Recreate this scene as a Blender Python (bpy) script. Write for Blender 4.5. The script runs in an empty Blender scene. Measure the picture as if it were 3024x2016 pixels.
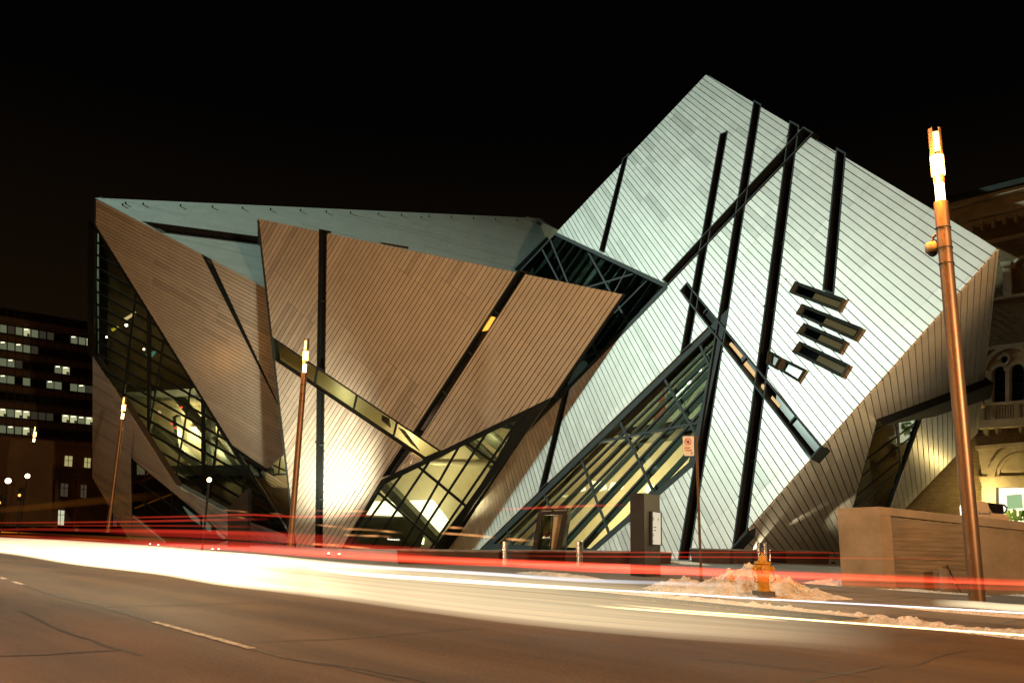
import bpy, bmesh, math, random
from mathutils import Vector, Matrix, noise
random.seed(7)
sc = bpy.context.scene
COL = sc.collection
# ------------------------------------------------------------------ camera
PITCH, ROLL, FPX, CXP, CYP, CAMH = math.radians(12.44), math.radians(1.48), 2452.0, 1512.0, 1008.0, 1.5
_up0 = Vector((0, -math.sin(PITCH), math.cos(PITCH)))
FWD = Vector((0, math.cos(PITCH), math.sin(PITCH)))
RIGHT = math.cos(ROLL) * Vector((1, 0, 0)) + math.sin(ROLL) * _up0
UP = -math.sin(ROLL) * Vector((1, 0, 0)) + math.cos(ROLL) * _up0
CAM = Vector((0, 0, CAMH))
cd = bpy.data.cameras.new('camera'); cam = bpy.data.objects.new('camera', cd); COL.objects.link(cam)
cam.matrix_world = Matrix(((RIGHT.x, UP.x, -FWD.x, 0), (RIGHT.y, UP.y, -FWD.y, 0), (RIGHT.z, UP.z, -FWD.z, CAMH), (0, 0, 0, 1)))
cd.sensor_width = 36.0; cd.lens = 36.0 * FPX / 3024.0; cd.clip_end = 2000.0; cd.clip_start = 0.1
sc.camera = cam
# ------------------------------------------------------------------ world, exposure
w = bpy.data.worlds.new('World'); sc.world = w; w.use_nodes = True
nt = w.node_tree; nt.nodes.clear()
wo = nt.nodes.new('ShaderNodeOutputWorld'); bg = nt.nodes.new('ShaderNodeBackground')
tc = nt.nodes.new('ShaderNodeTexCoord'); sx = nt.nodes.new('ShaderNodeSeparateXYZ'); cr = nt.nodes.new('ShaderNodeValToRGB')
nt.links.new(tc.outputs['Generated'], sx.inputs[0]); nt.links.new(sx.outputs['Z'], cr.inputs[0]); nt.links.new(cr.outputs[0], bg.inputs[0])
cr.color_ramp.elements[0].position = 0.0; cr.color_ramp.elements[0].color = (0.012, 0.0065, 0.0022, 1)
cr.color_ramp.elements[1].position = 0.45; cr.color_ramp.elements[1].color = (0.0006, 0.0006, 0.0006, 1)
bg.inputs[1].default_value = 1.0
nt.links.new(bg.outputs[0], wo.inputs[0])
sc.view_settings.view_transform = 'Standard'; sc.view_settings.look = 'None'
sc.view_settings.exposure = 0.0; sc.view_settings.gamma = 1.0; sc.view_settings.use_curve_mapping = False
cy = sc.cycles
cy.use_denoising = True
cy.max_bounces = 5; cy.diffuse_bounces = 3; cy.glossy_bounces = 2; cy.transmission_bounces = 3; cy.transparent_max_bounces = 90
cy.sample_clamp_indirect = 4.0; cy.blur_glossy = 1.0
cy.caustics_reflective = False; cy.caustics_refractive = False

# ------------------------------------------------------------------ picture geometry of the site
def cvec(px, py): return ((px - CXP) / FPX, (py - CYP) / FPX, 1.0)
def ray(px, py):
    x, y, z = cvec(px, py); return RIGHT * x - UP * y + FWD * z
def c2w(v): return RIGHT * v[0] - UP * v[1] + FWD * v[2]
STREET = Vector((-0.688, 0.7257, 0)).normalized()      # along the street, to the left and away
ACROSS = Vector((STREET.y, -STREET.x, 0))              # across the street, away from the camera
CURB = 15.3
def sq(s, q, z=0.0): return STREET * s + ACROSS * q + Vector((0, 0, z))

def gz(P):
    """the site falls gently to the left, away along the street"""
    return -0.0195 * min(130.0, max(0.0, P.dot(STREET) - 22.0))
def ground(px, py, h=0.0):
    r = ray(px, py); z = h
    for _ in range(40):
        t = (z - CAMH) / r.z if r.z < -1e-4 or z > CAMH else 400.0
        z2 = h + gz(CAM + r * t); 
        if abs(z2 - z) < 1e-5: break
        z = z + (z2 - z) * .6
    return CAM + r * t
class Plane:
    """a facade plane: n points away from the camera, n.(P-CAM)=d"""
    def __init__(self, n, d, u=None, flip=False):
        self.n = n.normalized(); self.d = d
        if u is None: u = Vector((0, 0, 1)).cross(self.n)
        u = (u - self.n * u.dot(self.n)).normalized()
        self.u = u; self.v = self.n.cross(u).normalized(); self.N = -self.n
        self.O = CAM + self.n * d
    def at(self, px, py, h=0.0):
        r = ray(px, py); return CAM + r * ((self.d - h) / self.n.dot(r))
    def z(self, px, py): return self.d / self.n.dot(ray(px, py))
    def st(self, P): q = P - self.O; return (q.dot(self.u), q.dot(self.v))
    def px(self, px, py): return self.st(self.at(px, py))
    def P(self, s, t, h=0.0): return self.O + self.u * s + self.v * t + self.N * h
    def poly(self, pts): return [self.px(*p) for p in pts]
def plane_fit(a, g, d):
    A = Vector(a); G = Vector(g); u = A.cross(G)
    return Plane(c2w(G), d, c2w(u))
def plane3(P, Q, R, u=None):
    n = (Q - P).cross(R - P).normalized()
    if n.dot(P - CAM) < 0: n = -n
    return Plane(n, n.dot(P - CAM), u)
def deep(pl, h):
    q = Plane(pl.n, pl.d - h, pl.u); q.v = pl.v; return q
def vplane(px, py, z, direction):
    """vertical plane through the point seen at px,py at depth z, running along direction"""
    P = CAM + ray(px, py) * z
    n = Vector((direction.y, -direction.x, 0)).normalized()
    if n.dot(P - CAM) < 0: n = -n
    return Plane(n, n.dot(P - CAM), Vector((direction.x, direction.y, 0)))

# ------------------------------------------------------------------ materials
MATS = {}
def principled(name, col, rough=0.6, metal=0.0, spec=0.5, emis=None, estr=0.0):
    m = bpy.data.materials.new(name); m.use_nodes = True
    b = m.node_tree.nodes['Principled BSDF']
    b.inputs['Base Color'].default_value = (*col, 1); b.inputs['Roughness'].default_value = rough
    b.inputs['Metallic'].default_value = metal; b.inputs['Specular IOR Level'].default_value = spec
    if emis: b.inputs['Emission Color'].default_value = (*emis, 1); b.inputs['Emission Strength'].default_value = estr
    MATS[name] = m; return m
def noisy(name, col1, col2, scale, rough=0.8, metal=0.0, bump=0.0, bscale=None, detail=6.0, stretch=None, spec=0.4, dist=0.02):
    m = principled(name, col1, rough, metal, spec); t = m.node_tree; b = t.nodes['Principled BSDF']
    co = t.nodes.new('ShaderNodeTexCoord'); mp = t.nodes.new('ShaderNodeMapping'); t.links.new(co.outputs['Object'], mp.inputs[0])
    if stretch: mp.inputs['Scale'].default_value = stretch
    n = t.nodes.new('ShaderNodeTexNoise'); n.inputs['Scale'].default_value = scale; n.inputs['Detail'].default_value = detail; n.inputs['Roughness'].default_value = 0.62
    t.links.new(mp.outputs[0], n.inputs['Vector'])
    r = t.nodes.new('ShaderNodeValToRGB'); r.color_ramp.elements[0].position = 0.36; r.color_ramp.elements[1].position = 0.66
    r.color_ramp.elements[0].color = (*col1, 1); r.color_ramp.elements[1].color = (*col2, 1)
    t.links.new(n.outputs['Fac'], r.inputs[0]); t.links.new(r.outputs[0], b.inputs['Base Color'])
    if bump:
        n2 = t.nodes.new('ShaderNodeTexNoise'); n2.inputs['Scale'].default_value = bscale or scale * 8; n2.inputs['Detail'].default_value = 8
        t.links.new(mp.outputs[0], n2.inputs['Vector'])
        bp = t.nodes.new('ShaderNodeBump'); bp.inputs['Strength'].default_value = bump; bp.inputs['Distance'].default_value = dist
        t.links.new(n2.outputs['Fac'], bp.inputs['Height']); t.links.new(bp.outputs[0], b.inputs['Normal'])
    return m
def cladding(name, col, var, rough=0.42, metal=0.25, streak=0.10):
    """brushed aluminium panels: the tone changes from panel to panel, fine brush streaks along each"""
    m = principled(name, col, rough, metal, 0.5); t = m.node_tree; b = t.nodes['Principled BSDF']
    ge = t.nodes.new('ShaderNodeNewGeometry'); co = t.nodes.new('ShaderNodeTexCoord')
    rp = t.nodes.new('ShaderNodeValToRGB'); e = rp.color_ramp
    e.interpolation = 'CONSTANT'
    e.elements[0].position = 0; e.elements[0].color = (1 - var, 1 - var, 1 - var, 1)
    e.elements[1].position = 0.12; e.elements[1].color = (1 - var * .35,) * 3 + (1,)
    k = e.elements.new(0.4); k.color = (1, 1, 1, 1)
    k = e.elements.new(0.72); k.color = (1 - var * .18,) * 3 + (1,)
    k = e.elements.new(0.9); k.color = (1 + var * .25,) * 3 + (1,)
    t.links.new(ge.outputs['Random Per Island'], rp.inputs[0])
    n = t.nodes.new('ShaderNodeTexNoise'); n.inputs['Scale'].default_value = 0.8; n.inputs['Detail'].default_value = 8; n.inputs['Roughness'].default_value = 0.7
    t.links.new(co.outputs['Object'], n.inputs['Vector'])
    mr = t.nodes.new('ShaderNodeMapRange'); mr.inputs[1].default_value = 0.3; mr.inputs[2].default_value = 0.7; mr.inputs[3].default_value = 1 - streak; mr.inputs[4].default_value = 1 + streak
    t.links.new(n.outputs['Fac'], mr.inputs[0])
    m1 = t.nodes.new('ShaderNodeMix'); m1.data_type = 'RGBA'; m1.blend_type = 'MULTIPLY'; m1.inputs[0].default_value = 1
    m1.inputs[6].default_value = (*col, 1); t.links.new(rp.outputs[0], m1.inputs[7])
    m2 = t.nodes.new('ShaderNodeVectorMath'); m2.operation = 'SCALE'
    t.links.new(m1.outputs[2], m2.inputs[0]); t.links.new(mr.outputs[0], m2.inputs['Scale'])
    t.links.new(m2.outputs[0], b.inputs['Base Color'])
    return m
def emissive(name, col, strength):
    m = bpy.data.materials.new(name); m.use_nodes = True; t = m.node_tree; t.nodes.clear()
    o = t.nodes.new('ShaderNodeOutputMaterial'); e = t.nodes.new('ShaderNodeEmission')
    e.inputs[0].default_value = (*col, 1); e.inputs[1].default_value = strength
    t.links.new(e.outputs[0], o.inputs[0]); MATS[name] = m; return m
def trail_mat(name, col, strength, power=1.6, streaks=False):
    """light drawn in the air by passing lamps: adds light, hides nothing, soft towards its rim"""
    m = bpy.data.materials.new(name); m.use_nodes = True; t = m.node_tree; t.nodes.clear()
    o = t.nodes.new('ShaderNodeOutputMaterial'); e = t.nodes.new('ShaderNodeEmission'); tr = t.nodes.new('ShaderNodeBsdfTransparent'); ad = t.nodes.new('ShaderNodeAddShader')
    lw = t.nodes.new('ShaderNodeLayerWeight'); lw.inputs[0].default_value = 0.5
    su = t.nodes.new('ShaderNodeMath'); su.operation = 'SUBTRACT'; su.inputs[0].default_value = 1.0; t.links.new(lw.outputs['Facing'], su.inputs[1])
    pw = t.nodes.new('ShaderNodeMath'); pw.operation = 'POWER'; t.links.new(su.outputs[0], pw.inputs[0]); pw.inputs[1].default_value = power
    mu = t.nodes.new('ShaderNodeMath'); mu.operation = 'MULTIPLY'; t.links.new(pw.outputs[0], mu.inputs[0]); mu.inputs[1].default_value = strength
    at = t.nodes.new('ShaderNodeAttribute'); at.attribute_name = 'glow'
    m3 = t.nodes.new('ShaderNodeMath'); m3.operation = 'MULTIPLY'; t.links.new(mu.outputs[0], m3.inputs[0]); t.links.new(at.outputs['Fac'], m3.inputs[1])
    e.inputs[0].default_value = (*col, 1); t.links.new(m3.outputs[0], e.inputs[1])
    t.links.new(tr.outputs[0], ad.inputs[0]); t.links.new(e.outputs[0], ad.inputs[1]); t.links.new(ad.outputs[0], o.inputs[0])
    m.cycles.emission_sampling = 'NONE'
    MATS[name] = m; return m
def glassy(name, tint, gloss, rough=0.03):
    m = bpy.data.materials.new(name); m.use_nodes = True; t = m.node_tree; t.nodes.clear()
    o = t.nodes.new('ShaderNodeOutputMaterial'); g = t.nodes.new('ShaderNodeBsdfGlossy'); tr = t.nodes.new('ShaderNodeBsdfTransparent'); mx = t.nodes.new('ShaderNodeMixShader')
    tr.inputs[0].default_value = (*tint, 1); g.inputs[0].default_value = (.8, .85, .85, 1); g.inputs['Roughness'].default_value = rough
    lw = t.nodes.new('ShaderNodeLayerWeight'); lw.inputs[0].default_value = 0.5
    pw = t.nodes.new('ShaderNodeMath'); pw.operation = 'POWER'; pw.inputs[1].default_value = 3.5; t.links.new(lw.outputs['Facing'], pw.inputs[0])
    mu = t.nodes.new('ShaderNodeMath'); mu.operation = 'MULTIPLY_ADD'; mu.inputs[1].default_value = gloss * .6; mu.inputs[2].default_value = .03 * gloss; t.links.new(pw.outputs[0], mu.inputs[0])
    t.links.new(mu.outputs[0], mx.inputs[0]); t.links.new(tr.outputs[0], mx.inputs[1]); t.links.new(g.outputs[0], mx.inputs[2]); t.links.new(mx.outputs[0], o.inputs[0])
    MATS[name] = m; return m

CLAD = cladding('aluminium_cladding', (0.50, 0.51, 0.49), 0.24)
CLAD_T = cladding('aluminium_roof_cladding', (0.36, 0.46, 0.45), 0.12, 0.5, 0.2, .08)
WALLBACK = principled('dark_wall_membrane', (0.045, 0.042, 0.032), 0.9)
STEEL = noisy('dark_painted_steel', (0.008, 0.012, 0.014), (0.014, 0.020, 0.023), 1.2, 0.6, 0.0, spec=.2)
STEEL_L = noisy('grey_painted_steel', (0.022, 0.032, 0.033), (0.034, 0.045, 0.045), 1.5, 0.6, 0.0, spec=.25)
DARKGLASS = principled('dark_window_glass', (0.006, 0.009, 0.012), 0.12, 0.0, 0.8)
GLASS = glassy('clear_glass', (0.80, 0.86, 0.82), 0.8)
GLASS_D = glassy('tinted_glass', (0.30, 0.36, 0.36), 1.0)
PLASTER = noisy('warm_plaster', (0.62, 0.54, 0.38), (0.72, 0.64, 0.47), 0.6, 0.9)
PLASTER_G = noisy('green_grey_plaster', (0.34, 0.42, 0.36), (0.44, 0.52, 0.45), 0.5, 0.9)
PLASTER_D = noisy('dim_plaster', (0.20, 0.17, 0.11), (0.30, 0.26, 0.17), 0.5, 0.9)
REDWALL = principled('red_brown_wall', (0.32, 0.09, 0.05), 0.8)
BEAM_IN = noisy('interior_steel', (0.06, 0.065, 0.05), (0.10, 0.10, 0.075), 1, 0.7)
PANEL_LIT = emissive('lamp_and_wall_glow', (1.0, 0.86, 0.50), 3.0)  # ceiling lamps, and room walls whose lamplight is put in as glow
PANEL_WARM = emissive('warm_wall_glow', (1.0, 0.66, 0.30), 0.9)  # room light put into the wall as its own glow
PANEL_WARM2 = emissive('amber_wall_glow', (1.0, 0.58, 0.24), 1.1)  # amber room light behind the box windows, given as wall glow
LAMP_AMBER = emissive('amber_lamp', (1.0, 0.50, 0.12), 9.0)
LAMP_WHITE = emissive('white_lamp', (1.0, 0.78, 0.45), 8.0)
SPOT_IN = emissive('small_indoor_lamp', (1.0, 0.9, 0.6), 12.0)
CONC = noisy('stained_concrete', (0.19, 0.16, 0.11), (0.30, 0.26, 0.20), 0.9, 0.9, 0, 0.5, 14)
STONE = noisy('carved_stone', (0.36, 0.31, 0.22), (0.50, 0.44, 0.32), 1.2, 0.85, 0, 0.5, 10)
COPPER = noisy('bronze_painted_post', (0.17, 0.105, 0.06), (0.21, 0.13, 0.075), 2.0, 0.4, 0.6)
BENCHM = noisy('dark_bench_stone', (0.030, 0.016, 0.012), (0.05, 0.026, 0.018), 2.0, 0.5)
SNOW = noisy('dirty_snow', (0.60, 0.54, 0.46), (0.86, 0.82, 0.76), 2.6, 0.85, 0, 1.0, 11, 10, None, 0.3, 0.12)
CHROME = principled('polished_steel', (0.6, 0.57, 0.52), 0.18, 1.0)
SIGNFACE = principled('white_sign_face', (0.78, 0.74, 0.66), 0.5)
INKRED = principled('red_sign_ink', (0.55, 0.05, 0.02), 0.6)
INKBLACK = principled('black_sign_ink', (0.02, 0.018, 0.015), 0.6)
INKGREEN = principled('green_sign_ink', (0.25, 0.5, 0.08), 0.6)
KIOSKM = noisy('dark_kiosk_metal', (0.020, 0.020, 0.019), (0.035, 0.034, 0.032), 2, 0.4, 0.3)
HYDM = noisy('chipped_yellow_paint', (0.50, 0.24, 0.02), (0.66, 0.34, 0.035), 6, 0.5, 0, 0.3, 30)
HYDB = principled('grey_cast_iron', (0.10, 0.09, 0.08), 0.7)
VANM = principled('silver_car_paint', (0.55, 0.54, 0.52), 0.3, 0.5)
RUBBER = principled('black_rubber', (0.015, 0.015, 0.015), 0.8)
POSTER = emissive('backlit_kiosk_poster', (1.0, 0.86, 0.62), 0.75)
LETTER = emissive('lit_letters', (1.0, 0.95, 0.75), 2.5)
LETTER_D = principled('pale_letters', (0.55, 0.53, 0.48), 0.6)
LEAF = principled('green_leaves', (0.10, 0.22, 0.03), 0.6)
ROOM_LIT = emissive('lit_shop_interior', (1.0, 0.93, 0.62), 1.6)
GREENPIC = emissive('green_lit_picture', (0.42, 0.62, 0.30), 0.9)

def brick_mat(name, c1, c2, mortar, sc_):
    m = principled(name, c1, 0.9, 0, 0.2); t = m.node_tree; b = t.nodes['Principled BSDF']
    uv = t.nodes.new('ShaderNodeUVMap'); br = t.nodes.new('ShaderNodeTexBrick')
    br.inputs['Color1'].default_value = (*c1, 1); br.inputs['Color2'].default_value = (*c2, 1); br.inputs['Mortar'].default_value = (*mortar, 1)
    br.inputs['Scale'].default_value = sc_; br.inputs['Mortar Size'].default_value = 0.012; br.inputs['Brick Width'].default_value = 0.26; br.inputs['Row Height'].default_value = 0.09
    t.links.new(uv.outputs[0], br.inputs['Vector']); 
    n = t.nodes.new('ShaderNodeTexNoise'); n.inputs['Scale'].default_value = 0.7; n.inputs['Detail'].default_value = 6; t.links.new(uv.outputs[0], n.inputs['Vector'])
    mr = t.nodes.new('ShaderNodeMapRange'); mr.inputs[3].default_value = 0.65; mr.inputs[4].default_value = 1.3; t.links.new(n.outputs['Fac'], mr.inputs[0])
    s = t.nodes.new('ShaderNodeVectorMath'); s.operation = 'SCALE'; t.links.new(br.outputs['Color'], s.inputs[0]); t.links.new(mr.outputs[0], s.inputs['Scale'])
    t.links.new(s.outputs[0], b.inputs['Base Color'])
    bp = t.nodes.new('ShaderNodeBump'); bp.inputs['Strength'].default_value = 0.8; bp.inputs['Distance'].default_value = 0.02; bp.invert = True
    t.links.new(br.outputs['Fac'], bp.inputs['Height']); t.links.new(bp.outputs[0], b.inputs['Normal'])
    return m
BRICK = brick_mat('old_buff_brick', (0.27, 0.20, 0.11), (0.19, 0.14, 0.075), (0.10, 0.08, 0.05), 1.0)

def asphalt():
    m = principled('worn_asphalt', (0.06, 0.055, 0.05), 0.7, 0, 0.45); t = m.node_tree; b = t.nodes['Principled BSDF']
    co = t.nodes.new('ShaderNodeTexCoord')
    rot = t.nodes.new('ShaderNodeMapping'); rot.inputs['Rotation'].default_value = (0, 0, -math.atan2(STREET.y, STREET.x)); t.links.new(co.outputs['Object'], rot.inputs[0])
    st = t.nodes.new('ShaderNodeMapping'); st.inputs['Scale'].default_value = (0.10, 1.1, 1); t.links.new(rot.outputs[0], st.inputs[0])
    def N(scale, vec, det=6, ro=0.6):
        n = t.nodes.new('ShaderNodeTexNoise'); n.inputs['Scale'].default_value = scale; n.inputs['Detail'].default_value = det; n.inputs['Roughness'].default_value = ro
        t.links.new(vec, n.inputs['Vector']); return n.outputs['Fac']
    def MR(f, a, c, lo, hi):
        r = t.nodes.new('ShaderNodeMapRange'); r.inputs[1].default_value = a; r.inputs[2].default_value = c; r.inputs[3].default_value = lo; r.inputs[4].default_value = hi
        t.links.new(f, r.inputs[0]); return r.outputs[0]
    def MUL(a, c):
        r = t.nodes.new('ShaderNodeMath'); r.operation = 'MULTIPLY'; t.links.new(a, r.inputs[0]); t.links.new(c, r.inputs[1]); return r.outputs[0]
    wheel = MR(N(1.1, st.outputs[0], 3, 0.5), 0.35, 0.68, 0.72, 1.25)
    blot = MR(N(0.35, rot.outputs[0], 8, 0.65), 0.3, 0.7, 0.75, 1.25)
    grit = MR(N(22, rot.outputs[0], 6, 0.85), 0.32, 0.68, 0.35, 1.75)
    vo = t.nodes.new('ShaderNodeTexVoronoi'); vo.inputs['Scale'].default_value = 24; t.links.new(rot.outputs[0], vo.inputs['Vector'])
    peb = MR(vo.outputs['Distance'], 0.0, 0.5, 1.35, 0.8)
    oil = MR(N(0.9, st.outputs[0], 7, 0.7), 0.62, 0.72, 1.0, 0.45)
    f = MUL(MUL(MUL(wheel, blot), MUL(grit, peb)), oil)
    s = t.nodes.new('ShaderNodeVectorMath'); s.operation = 'SCALE'; s.inputs[0].default_value = (0.088, 0.046, 0.018); t.links.new(f, s.inputs['Scale'])
    t.links.new(s.outputs[0], b.inputs['Base Color'])
    ro = MR(N(0.5, st.outputs[0], 5), 0.3, 0.7, 0.48, 0.75); t.links.new(ro, b.inputs['Roughness'])
    bp = t.nodes.new('ShaderNodeBump'); bp.inputs['Strength'].default_value = 0.9; bp.inputs['Distance'].default_value = 0.012
    t.links.new(N(30, rot.outputs[0], 8, 0.75), bp.inputs['Height']); t.links.new(bp.outputs[0], b.inputs['Normal'])
    return m
ASPHALT = asphalt()
PAVE = noisy('pavement_concrete', (0.13, 0.12, 0.10), (0.20, 0.18, 0.155), 0.8, 0.8, 0, 0.4, 20)
PLAZA = noisy('plaza_paving', (0.14, 0.13, 0.12), (0.20, 0.19, 0.175), 0.5, 0.55, 0, 0.3, 18)
TAR = principled('tar_seam', (0.018, 0.015, 0.012), 0.5)
PAINT = noisy('worn_road_paint', (0.20, 0.17, 0.13), (0.62, 0.58, 0.50), 9, 0.7)

# ------------------------------------------------------------------ object helpers
def link(name, bm, mat, parent=None, uv=None):
    me = bpy.data.meshes.new(name)
    bmesh.ops.recalc_face_normals(bm, faces=bm.faces)
    bm.to_mesh(me); bm.free()
    for m in (mat if isinstance(mat, (list, tuple)) else [mat]): me.materials.append(m)
    o = bpy.data.objects.new(name, me); COL.objects.link(o)
    if parent is not None: o.parent = parent
    return o
def thing(name, label, cat, loc=(0, 0, 0), group=None, rotz=0):
    o = bpy.data.objects.new(name, None); COL.objects.link(o); o.location = loc; o.rotation_euler = (0, 0, rotz)
    o.empty_display_size = 0.3
    o['label'] = label; o['category'] = cat
    if group: o['group'] = group
    return o
def tag(o, label, cat, group=None):
    o['label'] = label; o['category'] = cat
    if group: o['group'] = group
    return o
def struct(o): o['kind'] = 'structure'; return o
def stuff(o): o['kind'] = 'stuff'; return o
def prism3(bm, A, B):
    """closed solid between two matching rings of 3-D points"""
    va = [bm.verts.new(p) for p in A]; vb = [bm.verts.new(p) for p in B]; n = len(A)
    bm.faces.new(va); bm.faces.new(vb[::-1])
    for i in range(n): bm.faces.new((va[i], vb[i], vb[(i + 1) % n], va[(i + 1) % n]))
def area2(p): return 0.5 * sum(p[i][0] * p[(i + 1) % len(p)][1] - p[(i + 1) % len(p)][0] * p[i][1] for i in range(len(p)))
def pprism(bm, pl, poly2, h0, h1):
    if len(poly2) < 3 or abs(area2(poly2)) < 1e-4: return False
    prism3(bm, [pl.P(s, t, h0) for s, t in poly2], [pl.P(s, t, h1) for s, t in poly2]); return True
def clip(poly, a, b, c):
    """keep a*s+b*t<=c"""
    out = []; n = len(poly)
    for i in range(n):
        p, q = poly[i], poly[(i + 1) % n]; fp = a * p[0] + b * p[1] - c; fq = a * q[0] + b * q[1] - c
        if fp <= 0: out.append(p)
        if (fp < 0 < fq) or (fq < 0 < fp):
            k = fp / (fp - fq); out.append((p[0] + (q[0] - p[0]) * k, p[1] + (q[1] - p[1]) * k))
    if len(out) < 3 or abs(area2(out)) < 1e-5: return []
    return out
def edges(poly):
    """outward half planes of a convex polygon"""
    sgn = 1 if area2(poly) > 0 else -1; r = []
    for i in range(len(poly)):
        (x0, y0), (x1, y1) = poly[i], poly[(i + 1) % len(poly)]
        a, b = (y1 - y0) * sgn, -(x1 - x0) * sgn; L = math.hypot(a, b)
        if L < 1e-9: continue
        r.append((a / L, b / L, (a * x0 + b * y0) / L))
    return r
def offset_ring(poly, wd):
    sgn = 1 if area2(poly) > 0 else -1; L = []; n = len(poly)
    for i in range(n):
        (x0, y0), (x1, y1) = poly[i], poly[(i + 1) % n]; l = math.hypot(x1 - x0, y1 - y0); a, b = (y1 - y0) * sgn / l, -(x1 - x0) * sgn / l; L.append((a, b, a * x0 + b * y0 - wd))
    out = []
    for i in range(n):
        a, b, c = L[i - 1]; d, e, f = L[i]; det = a * e - b * d; out.append(((c * e - b * f) / det, (a * f - c * d) / det))
    return out
def subtract(pieces, hole):
    E = sorted(edges(hole), key=lambda e: 0)
    res = []
    for p in pieces:
        rem = p; outs = []
        for a, b, c in E:
            o = clip(rem, -a, -b, -c)
            if o: outs.append(o)
            rem = clip(rem, a, b, c)
            if not rem: break
        if rem: res += outs
        else: res.append(p)
    return res
def inter(poly, conv):
    for a, b, c in edges(conv):
        poly = clip(poly, a, b, c)
        if not poly: return []
    return poly
def above_ground(pl, poly, z0):
    """half plane of points higher than z0"""
    a, b = -pl.u.z, -pl.v.z; c = pl.O.z - z0
    return clip(poly, a, b, c)
def bar(bm, pl, p, q, wd, h0, h1, ext=0.0):
    s0, t0 = pl.px(*p); s1, t1 = pl.px(*q); L = math.hypot(s1 - s0, t1 - t0)
    dx, dy = (s1 - s0) / L, (t1 - t0) / L; s0 -= dx * ext; t0 -= dy * ext; s1 += dx * ext; t1 += dy * ext
    nx, ny = -dy * wd / 2, dx * wd / 2
    pprism(bm, pl, [(s0 + nx, t0 + ny), (s1 + nx, t1 + ny), (s1 - nx, t1 - ny), (s0 - nx, t0 - ny)], h0, h1)
def rim(bm, pl, poly2, wd, h0, h1):
    """inside frame along the edges of a convex polygon, pieces butted"""
    E = edges(poly2); 
    inner = poly2
    for a, b, c in E: inner = clip(inner, a, b, c - wd)
    if not inner: pprism(bm, pl, poly2, h0, h1); return inner
    for p in subtract([poly2], inner): pprism(bm, pl, p, h0, h1)
    return inner
def tube(bm, pts, r, n=8, cap=True):
    rings = []
    for i, p in enumerate(pts):
        d = (pts[min(i + 1, len(pts) - 1)] - pts[max(i - 1, 0)]).normalized()
        x = d.cross(Vector((0, 0, 1))); x = x.normalized() if x.length > 1e-3 else Vector((1, 0, 0)); y = d.cross(x).normalized()
        rr = r[i] if isinstance(r, (list, tuple)) else r
        rings.append([bm.verts.new(p + (x * math.cos(2 * math.pi * k / n) + y * math.sin(2 * math.pi * k / n)) * rr) for k in range(n)])
    for a, b in zip(rings, rings[1:]):
        for k in range(n): bm.faces.new((a[k], a[(k + 1) % n], b[(k + 1) % n], b[k]))
    if cap: bm.faces.new(rings[0]); bm.faces.new(rings[-1][::-1])
def box(bm, c, sx_, sy_, sz, rot=0.0):
    """box on its base centre c"""
    cs, sn = math.cos(rot), math.sin(rot)
    q = [(-sx_ / 2, -sy_ / 2), (sx_ / 2, -sy_ / 2), (sx_ / 2, sy_ / 2), (-sx_ / 2, sy_ / 2)]
    A = [Vector((c[0] + x * cs - y * sn, c[1] + x * sn + y * cs, c[2])) for x, y in q]
    prism3(bm, A, [p + Vector((0, 0, sz)) for p in A])
def lathe(bm, c, prof, n=20):
    rings = [[bm.verts.new((c[0] + r * math.cos(2 * math.pi * k / n), c[1] + r * math.sin(2 * math.pi * k / n), c[2] + z)) for k in range(n)] for r, z in prof]
    for a, b in zip(rings, rings[1:]):
        for k in range(n): bm.faces.new((a[k], a[(k + 1) % n], b[(k + 1) % n], b[k]))
    bm.faces.new(rings[0][::-1]); bm.faces.new(rings[-1])
def smooth(o):
    for p in o.data.polygons: p.use_smooth = True
    return o
def text(body, size, M, mat, parent, name='lettering', ext=0.004, align='CENTER'):
    c = bpy.data.curves.new(name, 'FONT'); c.body = body; c.size = size; c.extrude = ext; c.align_x = align; c.align_y = 'CENTER'
    c.materials.append(mat); o = bpy.data.objects.new(name, c); COL.objects.link(o); o.parent = parent
    if parent is not None: o.matrix_parent_inverse = Matrix.Identity(4)
    o.matrix_local = (parent.matrix_basis.inverted() @ M) if parent is not None else M
    return o
def frame_M(P, right, up):
    r = right.normalized(); u = (up - r * up.dot(r)).normalized(); n = r.cross(u)
    return Matrix(((r.x, u.x, n.x, P.x), (r.y, u.y, n.y, P.y), (r.z, u.z, n.z, P.z), (0, 0, 0, 1)))
def spot(name, loc, target, power, col, angle, blend=0.5, size=0.15):
    l = bpy.data.lights.new(name, 'SPOT'); l.energy = power; l.color = col; l.spot_size = math.radians(angle); l.spot_blend = blend; l.shadow_soft_size = size
    o = bpy.data.objects.new(name, l); COL.objects.link(o); o.location = loc
    d = (Vector(target) - Vector(loc)).normalized(); o.rotation_euler = d.to_track_quat('-Z', 'Y').to_euler(); return o
def point(name, loc, power, col, size=0.1):
    l = bpy.data.lights.new(name, 'POINT'); l.energy = power; l.color = col; l.shadow_soft_size = size
    o = bpy.data.objects.new(name, l); COL.objects.link(o); o.location = loc; return o
PZ = 0.15       # height of pavement and plaza

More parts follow.
